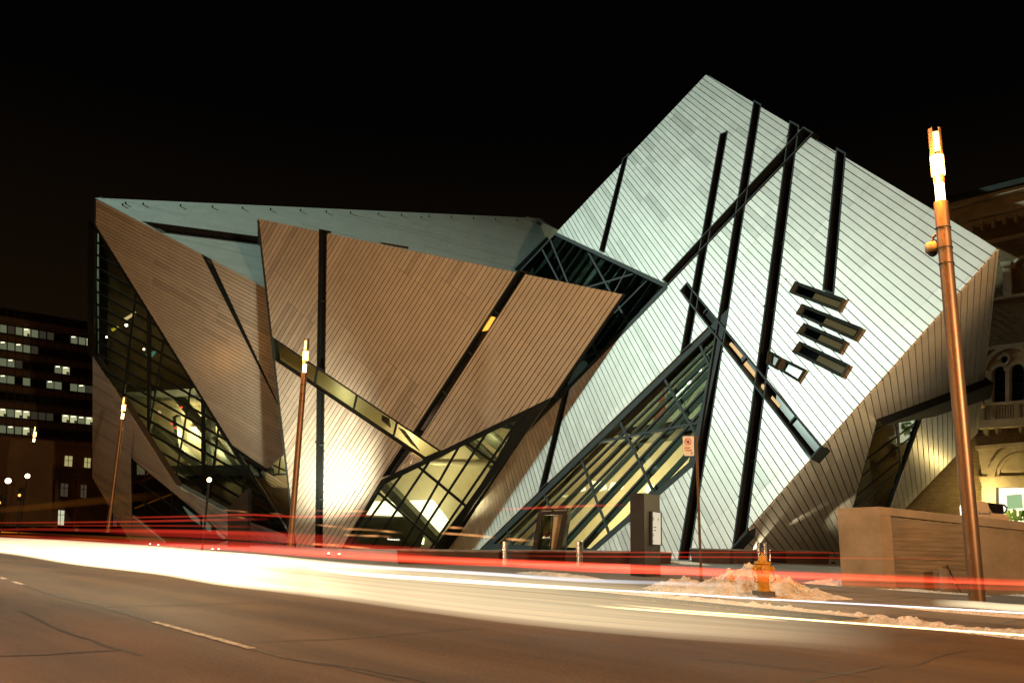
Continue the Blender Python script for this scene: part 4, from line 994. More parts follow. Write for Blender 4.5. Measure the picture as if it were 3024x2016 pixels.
# ================================================================== CONCRETE WALL (right)
cA, cB, cC = ground(2486, 1731, PZ), ground(2613, 1739, PZ), ground(3200, 1768, PZ)
def onto(px, py, A, B):   # point of the vertical plane through A,B seen at px,py
    n = Vector((-(B - A).y, (B - A).x, 0)).normalized(); r = ray(px, py); return CAM + r * (n.dot(A - CAM) / n.dot(r))
tA, tB, tC = onto(2477, 1500, cA, cB), onto(2601, 1495, cA, cB), onto(3200, 1557, cB, cC)
tB = Vector((cB.x, cB.y, onto(2607, 1495, cB, cC).z)); tA = Vector((cA.x, cA.y, tA.z)); tC = Vector((cC.x, cC.y, tC.z))
n1 = Vector((-(cC - cB).y, (cC - cB).x, 0)).normalized(); n1 = n1 if n1.y > 0 else -n1
bk = n1 * .35
wall = thing('concrete_wall', 'orange-lit concrete retaining wall with recessed board-marked panel', 'wall', cB)
def wl(name, A, B, mat):
    bm = bmesh.new(); prism3(bm, [Vector(p) - cB for p in A], [Vector(p) - cB for p in B]); return link(name, bm, mat, wall)
nl = Vector((-(cB - cA).y, (cB - cA).x, 0)).normalized(); nl = nl if nl.y > 0 else -nl
wl('end_face', [cA, cB, tB, tA], [cA + nl * .35, cB + nl * .35, tB + nl * .35, tA + nl * .35], CONC)
dd = (cC - cB).normalized()
def W3(a, z): # along the right run, a metres from the corner, z height; top drops along the run
    return cB + dd * a + Vector((0, 0, z))
Lr = (cC - cB).length
def topz(a): return (tB.z - cB.z) + ((tC.z - cC.z) - (tB.z - cB.z)) * a / Lr
def wseg(name, a0, a1, z0, z1, h0, h1, mat):
    f = lambda a, z: W3(a, z if z >= 0 else topz(a) + z)
    A = [f(a0, z0), f(a1, z0), f(a1, z1), f(a0, z1)]
    return wl(name, [p + n1 * h0 for p in A], [p + n1 * h1 for p in A], mat)
wseg('coping', 0.002, Lr, -.20, -.0001, 0, .36, CONC)
wseg('corner_pier', 0.002, .26, 0, -.203, .01, .36, CONC)
BOARD = noisy('board_marked_concrete', (0.16, 0.13, 0.09), (0.24, 0.20, 0.14), 1.4, 0.9, 0, 0.5, 12, 6, (1, 1, 7))
zt = topz(Lr) - .22; nb = 13
for i in range(nb):
    z0 = i * zt / nb; z1 = (i + 1) * zt / nb
    wseg('board', .262, Lr * .50, z0 + .003, z1 - .003, .07 + random.uniform(-.003, .003), .30, BOARD)
wseg('panel', Lr * .5 + .004, Lr, 0, -.203, .075, .30, CONC)
for i in range(8):
    a0, a1 = .262 + (Lr * .5 - .262) * i / 8, .262 + (Lr * .5 - .262) * (i + 1) / 8; zt2 = topz(a1) - .21
    if zt2 > zt + .02: wseg('board', a0, a1 - .001, zt + .001, zt2, .075, .30, BOARD)
wseg('panel_core', .262, Lr, 0, -.205, .302, .34, WALLBACK)
st = thing('leaning_metal_bar', 'thin grey metal bar leaning against the concrete wall', 'metal bar', ground(2838, 1752, PZ))
bm = bmesh.new(); a = ground(2838, 1752, PZ); r = onto(2796, 1670, cB + n1 * 0.0, cC); tube(bm, [Vector((0, 0, 0)), r - a], .025, 8); link('bar', bm, CHROME, st)
for x, y0, y1, lab in ((2790, 1670, 1750, 'short timber post against the concrete wall beside the leaning bar'), (3013, 1670, 1755, 'short timber post at the right edge before the concrete wall')):
    a = ground(x, y1, PZ); zz = (onto(x, y0, cB, cC)).z
    bm = bmesh.new(); box(bm, (0, 0, 0), .14, .10, max(.3, zz - PZ - .05)); o = tag(link('timber_post', bm, BOARD), lab, 'post'); o.location = a
# parked van behind the wall, only its roof and windscreen show
VP_ = vplane(2930, 1500, 27, dd)
van = thing('parked_silver_van', 'silver van with dark windscreen and mirror parked behind the concrete wall', 'van', (0, 0, 0))
fpart(VP_, 'body', [(2850, 1484), (2878, 1481), (2912, 1481), (2919, 1486), (2921, 1498), (2930, 1514), (2970, 1518), (2979, 1526), (2982, 1560), (2982, 1640), (2850, 1640)], -1.8, 0, VANM, van)
fpart(VP_, 'windscreen', [(2917, 1482.5), (2957, 1490), (2962, 1492), (2964, 1508), (2966, 1516), (2934, 1514), (2925, 1505), (2920, 1494)], -1.7, .03, DARKGLASS, van)
fpart(VP_, 'door_panel', [(2886, 1510), (2920, 1511), (2922, 1524), (2886, 1523)], .002, .02, SIGNFACE, van)
bm = bmesh.new(); pts = [VP_.at(x, y, .1) for x, y in ((2950, 1489), (2966, 1491), (2973, 1498), (2972, 1508), (2966, 1515))]; tube(bm, pts, .03, 8); link('mirror_arm', bm, RUBBER, van)
for x in (2870, 2960):
    c = VP_.at(x, 1640, 0); bm = bmesh.new(); tube(bm, [VP_.at(x, 1632, .02), VP_.at(x, 1632, -.25)], .33, 18); link('wheel', bm, RUBBER, van)
bpy.context.view_layer.update()
mtext('United', .15, VP_.at(2904, 1515, .03), dd, Vector((0, 0, 1)), INKBLACK, van)

# ================================================================== PLAZA FURNITURE
benches = [((1172, 1620), (1481, 1621), (1172, 1664), (1483, 1667), 'long dark stone bench block before the low glazing, leftmost'),
           ((1511, 1624), (1984, 1626), (1512, 1662), (1985, 1664), 'longest dark stone bench block running behind the kiosk'),
           ((2073, 1620), (2266, 1624), (2078, 1662), (2266, 1665), 'dark stone bench block left of the hydrant, snow dusted'),
           ((2321, 1625), (2441, 1625), (2323, 1663), (2452, 1664), 'short dark stone bench block beside the concrete wall')]
for tl, tr, bl, br, lab in benches:
    A, B = ground(*bl, PZ), ground(*br, PZ); dz = .50
    zt_ = CAM.z; 
    n = Vector((-(B - A).y, (B - A).x, 0)).normalized(); n = n if n.y > 0 else -n
    r = ray(*tl); T = CAM + r * (n.dot(A - CAM) / n.dot(r)); hh = T.z - PZ
    t = thing('bench_block', lab, 'bench', A, 'dark stone bench blocks on the plaza')
    L = (B - A).length; d = (B - A).normalized()
    bm = bmesh.new(); f = lambda u, v, z: d * u + n * v + Vector((0, 0, z))
    prism3(bm, [f(.04, .06, 0), f(L - .04, .06, 0), f(L - .04, 1.2, 0), f(.04, 1.2, 0)], [f(0, 0, hh - .04), f(L, 0, hh - .04), f(L, 1.3, hh - .04), f(0, 1.3, hh - .04)]); link('body', bm, BENCHM, t)
    bm = bmesh.new(); prism3(bm, [f(0, 0, hh - .038), f(L, 0, hh - .038), f(L, 1.3, hh - .038), f(0, 1.3, hh - .038)], [f(0, 0, hh), f(L, 0, hh), f(L, 1.3, hh), f(0, 1.3, hh)]); link('seat_slab', bm, noisy('bench_top', (.10, .08, .07), (.22, .2, .18), 3, .6) if 'bench_top' not in bpy.data.materials else bpy.data.materials['bench_top'], t)
for (x, y0, y1, w_, lab) in ((1490, 1599, 1668, 18, 'polished steel bollard between the first two bench blocks'), (1711, 1599, 1668, 22, 'polished steel bollard behind the longest bench block'), (2243, 1603, 1672, 11, 'slim steel bollard behind the hydrant, left of the pair'), (2262, 1602, 1668, 14, 'polished steel bollard behind the hydrant, right of the pair'), (2274, 1624, 1664, 5, 'thin bright steel post just right of the bollard pair')):
    a = ground(x, y1, PZ); z = (a - CAM).dot(FWD); hh = (y1 - y0) / FPX * z; r = w_ / 2 / FPX * z
    bm = bmesh.new(); lathe(bm, (0, 0, 0), [(r, 0), (r, hh * .80), (r * .92, hh * .81), (r * .92, hh * .83), (r, hh * .84), (r, hh - .01), (r * .9, hh)], 16)
    o = smooth(link('bollard', bm, CHROME)); o.modifiers.new('edge', 'EDGE_SPLIT'); tag(o, lab, 'bollard', 'steel bollards on the plaza'); o.location = a
for i, (x, y) in enumerate(((443, 1606), (467, 1609), (627, 1623), (645, 1623), (970, 1637), (1001, 1639), (1182, 1649), (1403, 1659), (2274, 1651), (2282, 1650))):
    a = ground(x, y + 3, PZ); t = thing('ground_light', 'small bright plaza light at ' + ['the far left under the triangle glazing', 'the far left beside the triangle glazing corner', 'the foot of the large sloping glazing, left of two', 'the foot of the large sloping glazing, right of two',
            'the foot of the middle crystal, left of two', 'the foot of the middle crystal, right of two', 'the low glazing under the restaurant sign', 'the left end bench block middle', 'the hydrant behind its cap', 'the hydrant beside the thin post'][i], 'ground light', a, 'small lights set along the plaza')
    rr = .055 if i < 8 else .03
    bm = bmesh.new(); lathe(bm, (0, 0, 0), [(rr * 1.7, 0), (rr * 1.7, .05), (rr * 1.1, .08)], 12); link('housing', bm, STEEL, t)
    bm = bmesh.new(); bmesh.ops.create_icosphere(bm, subdivisions=1, radius=rr, matrix=Matrix.Translation((0, 0, .09))); link('lens', bm, LAMP_WHITE, t)

# kiosk with back-lit poster
k1, k2, k3 = ground(1862, 1699, PZ), ground(1904, 1702, PZ), ground(1951, 1697, PZ)
hk = (onto(1904, 1455.5, k2, k2 + Vector((1, 0, 0)))).z
kd = (k3 - k2); kl = (k1 - k2)
kiosk = thing('information_kiosk', 'dark square information kiosk with lit poster in front of the right crystal', 'kiosk', k2)
k4 = k1 + kd
bm = bmesh.new(); up = Vector((0, 0, hk - PZ)); prism3(bm, [k1 - k2, Vector((0, 0, 0)), k3 - k2, k4 - k2], [k1 - k2 + up, up, k3 - k2 + up, k4 - k2 + up]); link('body', bm, KIOSKM, kiosk)
KP = plane3(k2, k3, k2 + Vector((0, 0, 1)), Vector((kd.x, kd.y, 0)))
def kpart(name, px, h0, h1, mat, parent=kiosk):
    bm = bmesh.new(); pprism(bm, KP, KP.poly(px), h0, h1); o = link(name, bm, mat, parent)
    if parent is kiosk: o.matrix_parent_inverse = Matrix.Translation(k2).inverted()
    return o
kf = kpart('poster_frame', [(1918, 1509), (1949.5, 1512), (1950, 1610), (1918, 1608)], .003, .05, RUBBER)
kp = kpart('poster', [(1923, 1510.5), (1945.3, 1514), (1946, 1607.5), (1923, 1606)], .052, .06, POSTER, kf)
bpy.context.view_layer.update()
kup = Vector((0, 0, 1)); kr = kd.normalized()
if (KP.at(1945, 1550) - KP.at(1923, 1550)).dot(kr) < 0: kr = -kr
mtext('c5', .13, KP.at(1929, 1531, .065), kr, kup, INKBLACK, kp)
mtext('Entrance to', .045, KP.at(1934, 1556, .065), kr, kup, INKBLACK, kp)
mtext('restaurant', .045, KP.at(1934, 1565, .065), kr, kup, INKBLACK, kp)
mtext('\u2192', .12, KP.at(1929, 1579, .065), kr, kup, INKBLACK, kp)
mtext('museum', .028, KP.at(1931, 1597, .065), kr, kup, INKBLACK, kp)
bm = bmesh.new(); cpt = KP.px(1938, 1533); pprism(bm, KP, [(cpt[0] + .045 * math.cos(a), cpt[1] + .045 * math.sin(a)) for a in (2 * math.pi * i / 16 for i in range(16))], .061, .064); link('green_dot', bm, INKGREEN, kp)

# parking sign on its perforated post
sb = ground(2071, 1722, PZ); SPt = CAM + ray(2056, 1287) * ((sb - CAM).dot(FWD) * 1.0)
sgn = thing('parking_sign', 'orange-lit no stopping sign on a slender perforated post in the snow', 'sign', sb)
ps = [Vector((0, 0, 0)), SPt - sb]
bm = bmesh.new(); tube(bm, ps, .035, 4); post = link('post', bm, COPPER, sgn)
SP = vplane(2035, 1310, (sb - CAM).dot(FWD) - .08, Vector((1, -.75, 0)))
def spart(name, px, h0, h1, mat, parent):
    bm = bmesh.new(); pprism(bm, SP, SP.poly(px), h0, h1); o = link(name, bm, mat, parent)
    if parent is sgn: o.matrix_parent_inverse = Matrix.Translation(sb).inverted()
    return o
pl_ = spart('sign_plate', [(2015.8, 1290), (2018, 1287.5), (2046, 1287.5), (2048.5, 1290), (2049.5, 1343), (2047, 1345.5), (2023, 1345.5), (2021, 1343)], -.005, .005, SIGNFACE, sgn)
def sring(cx_, cy_, r0, r1, mat, n=20, name='symbol'):
    bm = bmesh.new(); c = SP.px(cx_, cy_)
    for i in range(n):
        a, b = 2 * math.pi * i / n, 2 * math.pi * (i + 1) / n
        pprism(bm, SP, [(c[0] + math.cos(x) * r, c[1] + math.sin(x) * r) for x, r in ((a, r0), (a, r1), (b, r1), (b, r0))], .006, .009)
    return link(name, bm, mat, pl_)
zs = (sb - CAM).dot(FWD)
sring(2032, 1303.5, 8.6 / FPX * zs, 10.8 / FPX * zs, INKRED, name='red_ring'); sring(2032, 1304, .0005, 4.6 / FPX * zs, INKBLACK, 8, 'black_octagon')
bm = bmesh.new(); bar(bm, SP, (2025, 1297), (2039, 1311), .02, .0095, .012); link('red_slash', bm, INKRED, pl_)
bpy.context.view_layer.update()
sr = SP.at(2046, 1320) - SP.at(2020, 1320)
mtext('EXCEPT', .047, SP.at(2030, 1321.5, .008), sr, kup, INKRED, pl_); mtext('VENDORS', .042, SP.at(2033, 1329.5, .008), sr, kup, INKRED, pl_)
mtext('\u25B6', .05, SP.at(2044, 1338, .008), sr, kup, INKBLACK, pl_)

# fire hydrant
hb = ground(2256, 1768, PZ); zz = (hb - CAM).dot(FWD); u_ = zz / FPX     # metres per picture pixel
hyd = thing('fire_hydrant', 'yellow fire hydrant on a grey base in front of the tall snow heap', 'fire hydrant', hb)
hs = .97 / .97
bm = bmesh.new(); box(bm, (0, 0, -.1), .33, .33, .26, .3); link('base', bm, HYDB, hyd)
bm = bmesh.new(); lathe(bm, (0, 0, .16), [(.135, 0), (.135, .03), (.115, .05), (.12, .20), (.125, .22), (.115, .25), (.13, .34), (.15, .44), (.155, .52), (.165, .53)], 20); smooth(link('barrel', bm, HYDM, hyd)).modifiers.new('e', 'EDGE_SPLIT')
bm = bmesh.new(); lathe(bm, (0, 0, .69), [(.15, 0), (.17, .01), (.17, .045), (.09, .06), (.085, .10), (.07, .14), (.04, .17), (.025, .18), (.025, .22), (.012, .23)], 20); smooth(link('bonnet', bm, HYDM, hyd)).modifiers.new('e', 'EDGE_SPLIT')
for k in range(8):
    a = k * math.pi / 4; bm = bmesh.new(); lathe(bm, (math.cos(a) * .15, math.sin(a) * .15, .735), [(.016, 0), (.016, .02)], 6); link('bolt', bm, HYDB, hyd)
for ang, r, ln in ((-.15, .065, .22), (math.pi + .1, .05, .20), (-1.6, .075, .21)):
    bm = bmesh.new(); d = Vector((math.cos(ang), math.sin(ang), 0)); c = Vector((0, 0, .60)); tube(bm, [c + d * .08, c + d * ln * .85, c + d * ln * .86, c + d * ln], [r * .8, r * .8, r, r * .9], 14); cp = link('outlet_cap', bm, HYDM, hyd)
    bm = bmesh.new(); tube(bm, [c + d * ln, c + d * (ln + .03)], .02, 6); link('cap_nut', bm, HYDM, cp)
for sgn_ in (-1, 1):
    pts = [Vector((sgn_ * .20, 0, .56)), Vector((sgn_ * .22, -.02, .48)), Vector((sgn_ * .25 if sgn_ > 0 else sgn_ * .17, -.03, .40)), Vector((sgn_ * .19, -.04, .34)), Vector((sgn_ * .12, -.05, .33))]
    bm = bmesh.new(); tube(bm, pts, .008, 6); link('chain', bm, RUBBER, hyd)

# ================================================================== SNOW
def hfield(name, s0, s1, q0, q1, ns, nq, f, label=None, cat=None):
    bm = bmesh.new(); V = []
    for i in range(ns + 1):
        row = []
        for j in range(nq + 1):
            s = s0 + (s1 - s0) * i / ns; q = q0 + (q1 - q0) * j / nq
            base, h = f(s, q); row.append(bm.verts.new(sq(s, q, base + h)))
        V.append(row)
    for i in range(ns):
        for j in range(nq): bm.faces.new((V[i][j], V[i + 1][j], V[i + 1][j + 1], V[i][j + 1]))
    o = link(name, bm, SNOW); smooth(o); return o
def sqof(P): return P.dot(STREET), P.dot(ACROSS)
def lump(s, q, sc_=1.0): 
    v = Vector((s, q, 0)) * sc_; return .45 * noise.noise(v * 1.3) + .34 * noise.noise(v * 3.1) + .24 * noise.noise(v * 7.3) + .16 * noise.noise(v * 15)
heap_px = [(2215, 1766, 1672, 1.7, 1.0), (2120, 1762, 1706, 1.1, .7), (2290, 1768, 1700, 1.3, .9), (2370, 1770, 1738, 1.4, .6), (2025, 1752, 1704, .55, .45), (1990, 1752, 1716, .9, .5), (2060, 1758, 1716, .9, .6)]
HP = []
for x, yb, yt, ws, wq in heap_px:
    P = ground(x, yb - 12, PZ); s, q = sqof(P); h = (yb - yt) / FPX * (P - CAM).dot(FWD) * .88; HP.append((s, q, h, ws * .62, wq * .9))
def heap(s, q):
    h = 0
    for a, b, hh, ws, wq in HP: h = max(h, hh * math.exp(-((s - a) / ws) ** 2 - ((q - b) / wq) ** 2))
    h = h * (1 + .60 * lump(s, q, 1.4)) + .10 * lump(s, q, 4) * min(1, h * 6)
    base = PZ if q > CURB + .05 else 0.0
    return PZ, h - .05
ss = [a[0] for a in HP]; qs = [a[1] for a in HP]
o = hfield('snow_heap', min(ss) - 2.6, max(ss) + 2.4, min(qs) - 1.7, max(qs) + 1.9, 190, 70, heap)
tag(o, 'tall dirty snow heap piled up behind the yellow fire hydrant', 'snow heap')
def ridge(s, q):
    c = CURB - .22 + .10 * noise.noise(Vector((s * .4, 3, 0))); wq = .22 + .08 * noise.noise(Vector((s * .7, 7, 0)))
    amp = .15 + .10 * noise.noise(Vector((s * .5, 0, 1))) + .05 * noise.noise(Vector((s * 2.3, 0, 5)))
    h = max(0, amp) * math.exp(-((q - c) / wq) ** 2) * (1 + .9 * lump(s, q, 3)) 
    return 0.0, h + .06 * max(0, lump(s, q, 6)) * math.exp(-((q - c) / (wq * 1.4)) ** 2) - .035
o = stuff(hfield('snow_ridge', -14, 12, CURB - 1.0, CURB + .5, 420, 26, ridge)); o['label'] = 'low ridge of ploughed dirty snow along the far kerb'
for i, (x, y, w_, h_) in enumerate(((2500, 1729, 1.3, .16), (2680, 1742, 2.2, .05), (2830, 1806, 1.6, .05), (2960, 1812, 1.5, .05), (2010, 1663, 1.6, .10), (1650, 1700, 1.8, .10), (3010, 1757, 2.0, .05))):
    P = ground(x, y, PZ); s, q = sqof(P)
    def f(a, b, s=s, q=q, w_=w_, h_=h_):
        r = math.hypot((a - s) / w_, (b - q) / .35); return PZ, h_ * max(0, 1 - r * r) * (1 + .9 * lump(a, b, 3)) - .012
    o = hfield('snow_patch', s - w_, s + w_, q - .4, q + .4, 60, 20, f)
    tag(o, 'thin patch of dirty snow ' + ['heaped against the left foot of the concrete wall', 'along the foot of the concrete wall', 'on the pavement left of the nearest lamp post foot', 'on the pavement right of the nearest lamp post foot', 'lying on the plaza right of the kiosk', 'lying on the kerb left of the kiosk', 'at the wall foot near the right edge'][i], 'snow patch', 'thin snow patches on the pavement')

# ================================================================== LIGHT TRAILS OF PASSING CARS
def smoothpath(px, h, step=.35, plane=None):
    P = [plane.at(x, y) if plane else ground(x, y, h) for x, y in px]; out = []
    n = len(P)
    for i in range(n - 1):
        p0, p1, p2, p3 = P[max(0, i - 1)], P[i], P[i + 1], P[min(n - 1, i + 2)]
        m = max(2, min(30, int((p2 - p1).length / step)))
        for k in range(m):
            t = k / m; out.append(.5 * ((2 * p1) + (p2 - p0) * t + (2 * p0 - 5 * p1 + 4 * p2 - p3) * t * t + (3 * p1 - p0 - 3 * p2 + p3) * t ** 3))
    out.append(P[-1]); return out
def pxof(P):
    v = P - CAM; return CXP + v.dot(RIGHT) / v.dot(FWD) * FPX
def streak(parent, px, h, r, mat, fade=(0.0, 0.0), plane=None, n=8, gl=None):
    pts = smoothpath(px, h, plane=plane); bm = bmesh.new(); gly = bm.verts.layers.float.new('glow')
    rr = [r] * len(pts); m = len(pts)
    tube(bm, pts, rr, n, cap=False); bm.verts.ensure_lookup_table()
    xs = [pxof(p) for p in pts]; xa, xb = xs[0], xs[-1]
    for i in range(m):
        a = min(1.0, max(0.0, (xs[i] - xa) / (xb - xa))); g = 1.0
        if fade[0]: g *= min(1, a / fade[0])
        if fade[1]: g *= min(1, (1 - a) / fade[1])
        if gl: g *= gl(a)
        for k in range(n): bm.verts[i * n + k][gly] = g
    o = link('streak', bm, mat, parent); smooth(o)
    if parent: o.matrix_parent_inverse = Matrix.Translation(parent.location).inverted()
    return o
top_w = [(-60, 1583), (0, 1587), (200, 1596), (400, 1609), (560, 1622), (720, 1638), (900, 1650), (1040, 1668), (1300, 1684), (1500, 1697), (1700, 1712), (2000, 1740), (2304, 1770), (2700, 1792), (3060, 1811)]
bot_w = [(-60, 1621), (0, 1627), (110, 1642), (213, 1660), (330, 1673), (425, 1681), (638, 1717), (850, 1742), (1000, 1760), (1325, 1806), (1500, 1826), (1750, 1852), (2000, 1872), (2304, 1892), (2700, 1925), (3060, 1950)]
def ylin(P, x):
    for (a, b), (c, d) in zip(P, P[1:]):
        if a <= x <= c: return b + (d - b) * (x - a) / (c - a)
    return P[-1][1]
XS = [-60, 60, 200, 340, 480, 640, 800, 1000, 1200, 1450, 1700, 2000, 2304, 2650, 3060]
def mix(k, xs=XS): return [(x, ylin(top_w, x) * (1 - k) + ylin(bot_w, x) * k) for x in xs]
TW = trail_mat('headlight_trail_white', (1.0, .82, .50), 1.5, .9)
TWS = trail_mat('headlight_trail_soft', (1.0, .64, .30), .022, .7)
TY = trail_mat('headlight_trail_yellow', (1.0, .80, .36), 1.0, 1.2)
TB = trail_mat('headlight_trail_bluish', (.80, .86, 1.0), .5, 1.2)
TR = trail_mat('tail_light_trail_red', (1.0, .055, .025), .55, 1.2)
TRS = trail_mat('tail_light_trail_soft', (1.0, .04, .02), .16, .8)
TO = trail_mat('indicator_trail_orange', (1.0, .30, .02), .9, 1.2)
tr1 = thing('light_trail', 'broad white band of headlight trails sweeping in from the left along the road', 'light trail', ground(900, 1700, 0))
for i in range(17):
    k = .02 + i * .96 / 16
    strong = 1.0 if k < .62 else (.45 if .70 < k < .84 else .9)
    def g(a, k=k, i=i, strong=strong):
        x = -60 + a * 3120; x0 = (760 if k < .25 else 560 if k < .6 else 480) + 90 * math.sin(i * 1.7); x1 = (1250 if k < .3 else 1050 if k < .6 else 1150) + 80 * math.sin(i * 2.9)
        f = 1 if x < x0 else max(0, 1 - (x - x0) / (x1 - x0)); tail = .16 * max(0, 1 - (x - 1200) / 1400) * (1.3 + math.sin(i * 3.7)) if x > 900 else .16
        return strong * (f * f) + tail * .6
    streak(tr1, mix(k), .62, .05, TW, gl=g)
for i in range(12):
    k = .06 + i * .9 / 11
    streak(tr1, mix(k), .55, .16, TWS, gl=lambda a, i=i: (.9 + .5 * math.sin(i * 2.9)) * (1 if a < .33 else max(.0, 1 - (a - .33) * 1.75)))
tr2 = thing('light_trail', 'thin cool white trail crossing the foot of the snow heap', 'light trail', ground(2300, 1770, 0))
streak(tr2, [(900, 1652), (1040, 1669), (1300, 1685), (1500, 1697), (1700, 1711), (2000, 1722), (2200, 1728)], .62, .035, TB, fade=(.1, .5))
streak(tr2, [(1040, 1693), (1300, 1711), (1500, 1722), (1800, 1741), (2000, 1752), (2304, 1770), (2700, 1791), (3060, 1811)], .62, .012, TB, fade=(.2, 0), gl=lambda a: 1.5)
streak(tr2, [(900, 1672), (1040, 1692), (1300, 1710), (1600, 1730), (1800, 1742)], .62, .03, TW, fade=(.15, .5), gl=lambda a: 1.6)
tr3 = thing('light_trail', 'bright yellow-white trail low over the near lane at right', 'light trail', ground(2500, 1840, 0))
streak(tr3, [(1800, 1781), (2000, 1800), (2160, 1812), (2304, 1823), (2660, 1849), (3060, 1877)], .45, .012, TY, fade=(.35, 0), gl=lambda a: 1.6)
streak(tr3, [(1740, 1786), (1807, 1792), (1950, 1803), (2100, 1814), (2240, 1825), (2330, 1833)], .45, .012, TY, fade=(.25, .35))
streak(tr3, [(1850, 1843), (2000, 1850), (2200, 1868), (2400, 1884)], .40, .03, TWS, fade=(.3, .4))
streak(tr3, [(2750, 1778), (2880, 1784), (2960, 1791), (3060, 1797)], .62, .05, TW, fade=(.4, 0), gl=lambda a: .35)
tr4 = thing('light_trail', 'broad red tail light trails running along the far lane', 'light trail', ground(1400, 1670, 0))
red_mid = [(-60, 1580), (200, 1590), (420, 1600), (640, 1612), (850, 1627), (1040, 1640), (1300, 1653), (1550, 1663), (1750, 1672), (2000, 1683), (2304, 1697), (2660, 1708), (3060, 1722)]
for i, dy in enumerate((-8, -4, 0, 4, 8)):
    streak(tr4, [(x, y + dy * (1 if x < 1000 else .75)) for x, y in red_mid], .80, .05, TR, gl=lambda a, i=i: (1.0 if i in (1, 2, 3) else .5) * (1 if a < .60 else max(.20, 1 - (a - .60) * 2.6)))
streak(tr4, [(1500, 1673), (1750, 1686), (2000, 1692), (2304, 1700), (2660, 1712), (3060, 1725)], .78, .02, TR, fade=(.2, 0), gl=lambda a: 1.2)
for dy, s in ((-14, .9), (-26, .8), (-32, .5)):
    streak(tr4, [(x, y + dy) for x, y in red_mid if 300 < x < 1400], .85, .04, TRS, fade=(.25, .25), gl=lambda a, s=s: s * 2.2)
for y0, y1 in ((1640, 1645), (1627, 1630)):
    streak(tr4, [(1450, y0), (1900, y0 + 3), (2304, y1), (2700, y1 + 4), (3000, y1 + 6)], .95, .018, TRS, fade=(.3, .5), gl=lambda a: 1.5)
streak(tr4, [(1900, 1694), (2300, 1715), (2700, 1729), (3060, 1740)], .7, .03, TRS, fade=(.3, 0), gl=lambda a: 1.0)
PR = Plane(ACROSS, ACROSS.dot(sq(0, 13.2) - CAM), STREET)
tr5 = thing('light_trail', 'thin red trails of high bus lamps rising across the crystal foot at left', 'light trail', PR.at(400, 1530))
streak(tr5, [(-60, 1546), (0, 1543), (260, 1541), (560, 1536), (720, 1533), (800, 1531)], 0, .05, TR, plane=PR, fade=(0, .3), gl=lambda a: 1.0)
streak(tr5, [(350, 1528), (560, 1524), (720, 1519), (880, 1525), (1050, 1521), (1140, 1518)], 0, .04, TR, plane=PR, fade=(.1, .2), gl=lambda a: .9)
streak(tr5, [(1450, 1504), (1600, 1498), (1760, 1492), (1860, 1490)], 0, .03, TR, plane=PR, fade=(.2, .4), gl=lambda a: .5)
streak(tr5, [(-60, 1565), (100, 1562), (300, 1566), (520, 1568), (760, 1574), (900, 1578)], 0, .08, TR, plane=PR, fade=(0, .3), gl=lambda a: .8)
streak(tr5, [(120, 1551), (300, 1551), (560, 1552), (800, 1556)], 0, .04, TR, plane=PR, fade=(.1, .4), gl=lambda a: .7)
streak(tr5, [(300, 1566), (520, 1574), (700, 1580), (860, 1588), (1000, 1596), (1060, 1600)], 0, .16, TRS, plane=PR, fade=(.2, .2), gl=lambda a: 1.6)
tr6 = thing('light_trail', 'short orange indicator trails just above the white band at far left', 'light trail', ground(200, 1590, 0))
streak(tr6, [(-60, 1576), (0, 1579), (60, 1582), (130, 1585)], .7, .06, TO, fade=(0, .3), gl=lambda a: 1.2)
streak(tr6, [(180, 1589), (300, 1594), (360, 1600)], .7, .035, TO, fade=(.3, .3))
streak(tr6, [(-60, 1568), (100, 1574), (300, 1584), (520, 1594), (700, 1606)], .75, .10, TO, fade=(0, .4), gl=lambda a: .45)
streak(tr6, [(-60, 1510), (100, 1497), (260, 1481), (420, 1466), (500, 1460)], 0, .20, TO, plane=PR, fade=(0, .6), gl=lambda a: .10)
tr7 = thing('light_trail', 'faint gold dotted trails of bus marker lamps before the middle crystal', 'light trail', PR.at(1050, 1570))
TG = trail_mat('marker_lamp_trail', (1.0, .42, .14), .8, 1.2)
wob = lambda a: .55 + .45 * math.sin(a * 160)
for px in ([(925, 1507), (960, 1508)], [(996, 1508), (1085, 1509)], [(930, 1548), (1000, 1555), (1080, 1561)], [(1005, 1561), (1060, 1562), (1120, 1566), (1190, 1573)], [(1010, 1578), (1080, 1581), (1125, 1582), (1158, 1586)], [(655, 1505), (700, 1508), (732, 1512)], [(665, 1527), (700, 1526), (725, 1530)], [(795, 1515), (838, 1518)], [(1320, 1556), (1360, 1558), (1384, 1561)], [(1300, 1573), (1400, 1580), (1465, 1587)], [(1490, 1590), (1590, 1597)], [(900, 1605), (980, 1608), (1040, 1614), (1120, 1620)]):
    streak(tr7, px, 0, .035, TG, plane=PR, fade=(.15, .25), gl=wob)

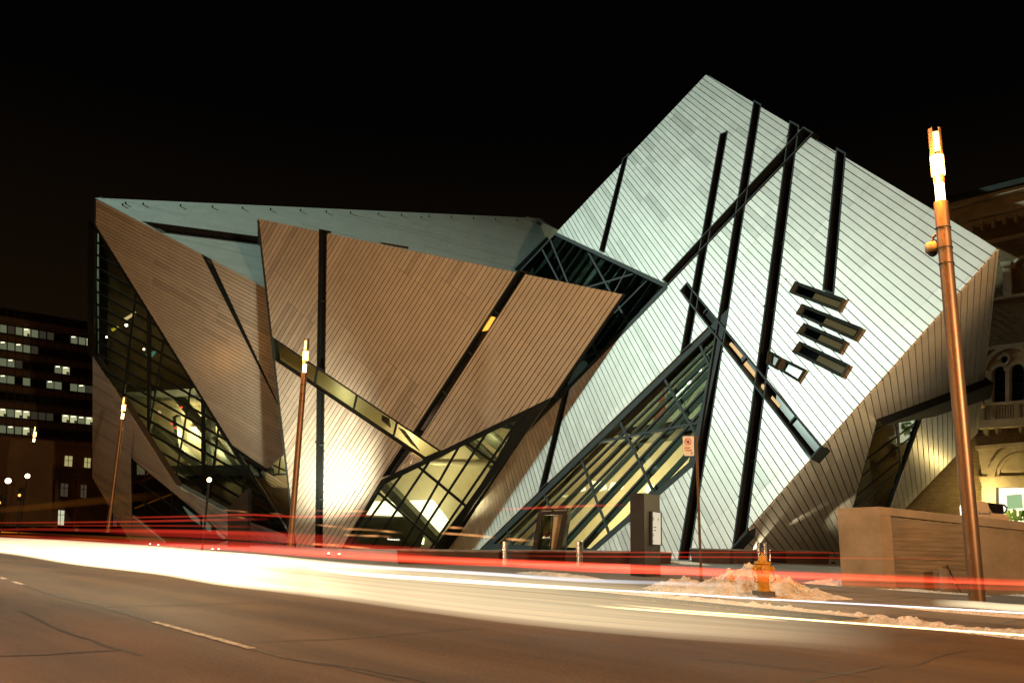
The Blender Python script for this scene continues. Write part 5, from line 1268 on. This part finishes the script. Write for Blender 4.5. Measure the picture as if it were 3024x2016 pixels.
# ================================================================== LIGHTS OF THE PLACE AND ADDED FLOODLIGHTS
# unseen white floodlight on an added mast beyond the left edge: washes the right crystal, grazes the roof face
fl = Vector((-114, 72, 100))
def added_mast_flood(loc, label, back):  # added mast and lamp head, out of view
    t = thing('added_mast_floodlight', label, 'floodlight', (loc.x, loc.y, 0))
    bm = bmesh.new(); tube(bm, [Vector((0, 0, -1)) + back, Vector((0, 0, loc.z + 1)) + back], .25, 8); link('mast', bm, STEEL, t)
    bm = bmesh.new(); box(bm, (back.x * .7, back.y * .7, loc.z - .4), 1.6, 1.6, .9); link('lamp_head', bm, STEEL_L, t)
added_mast_flood(fl, 'unseen white floodlight on an added very tall mast outside the left edge', Vector((-2.5, 0, 0)))
spot('unseen_flood_white', fl, R1.at(2500, 860), 680000, (.79, 1.0, .84), 44, 1.0, .9)
spot('added_roof_fill', fl + Vector((0, -1, 0)), T1.at(560, 640), 260000, (.66, 1.0, .90), 30, 1.0, .9)  # extra spot added to brighten the roof face
# unseen sodium floodlights and masts added to light the middle crystal
f2 = Vector((20, -14, 9.0)); added_mast_flood(f2, 'added unseen sodium floodlight on the near pavement behind the viewer to the right', Vector((0, -1.5, 0)))
spot('added_sodium_fill', f2, CC.at(1250, 1000), 76000, (1, .62, .33), 46, .9, .5)
f3 = Vector((30, 4, 7.0)); added_mast_flood(f3, 'added unseen sodium floodlight beyond the right edge of the picture', Vector((1.5, 0, 0)))
spot('added_sodium_fill_right', f3, CC.at(1640, 960), 36000, (1, .50, .16), 26, 1.0, .5)
# warm uplight at the foot of the middle crystal
ub = CC.at(955, 1600); spot('uplight_middle_crystal', ub + Vector((1.0, -7.0, .6)), CC.at(945, 1335), 15000, (1, .80, .50), 84, 1.0, .12)
for i, (x, y) in enumerate(((2215, 1652), (2310, 1656), (2385, 1658), (2460, 1660))):
    b = ground(x, y + 3, PZ); tgt = R2.at(x + 95, 1490)
    t = thing('uplight', 'small ground uplight under the leaning right crystal, ' + ['nearest the crystal corner', 'second from the crystal corner', 'third from the crystal corner', 'nearest the concrete wall'][i], 'uplight', b, 'uplights under the leaning crystal')
    bm = bmesh.new(); lathe(bm, (0, 0, 0), [(.09, 0), (.09, .06), (.07, .07)], 10); link('housing', bm, STEEL, t)
    spot('uplight_glow', b + Vector((0, -.1, .15)), tgt, 2600, (1, .80, .48), 34, .8, .05)
spot('uplight_left_foot', L3.at(790, 1610, 3.5) * 1.0, L3.at(790, 1570), 500, (1, .92, .72), 90, .9, .1)
point('portal_wash', R2.at(2780, 1480, 5.0), 500, (1, .80, .45), .5)
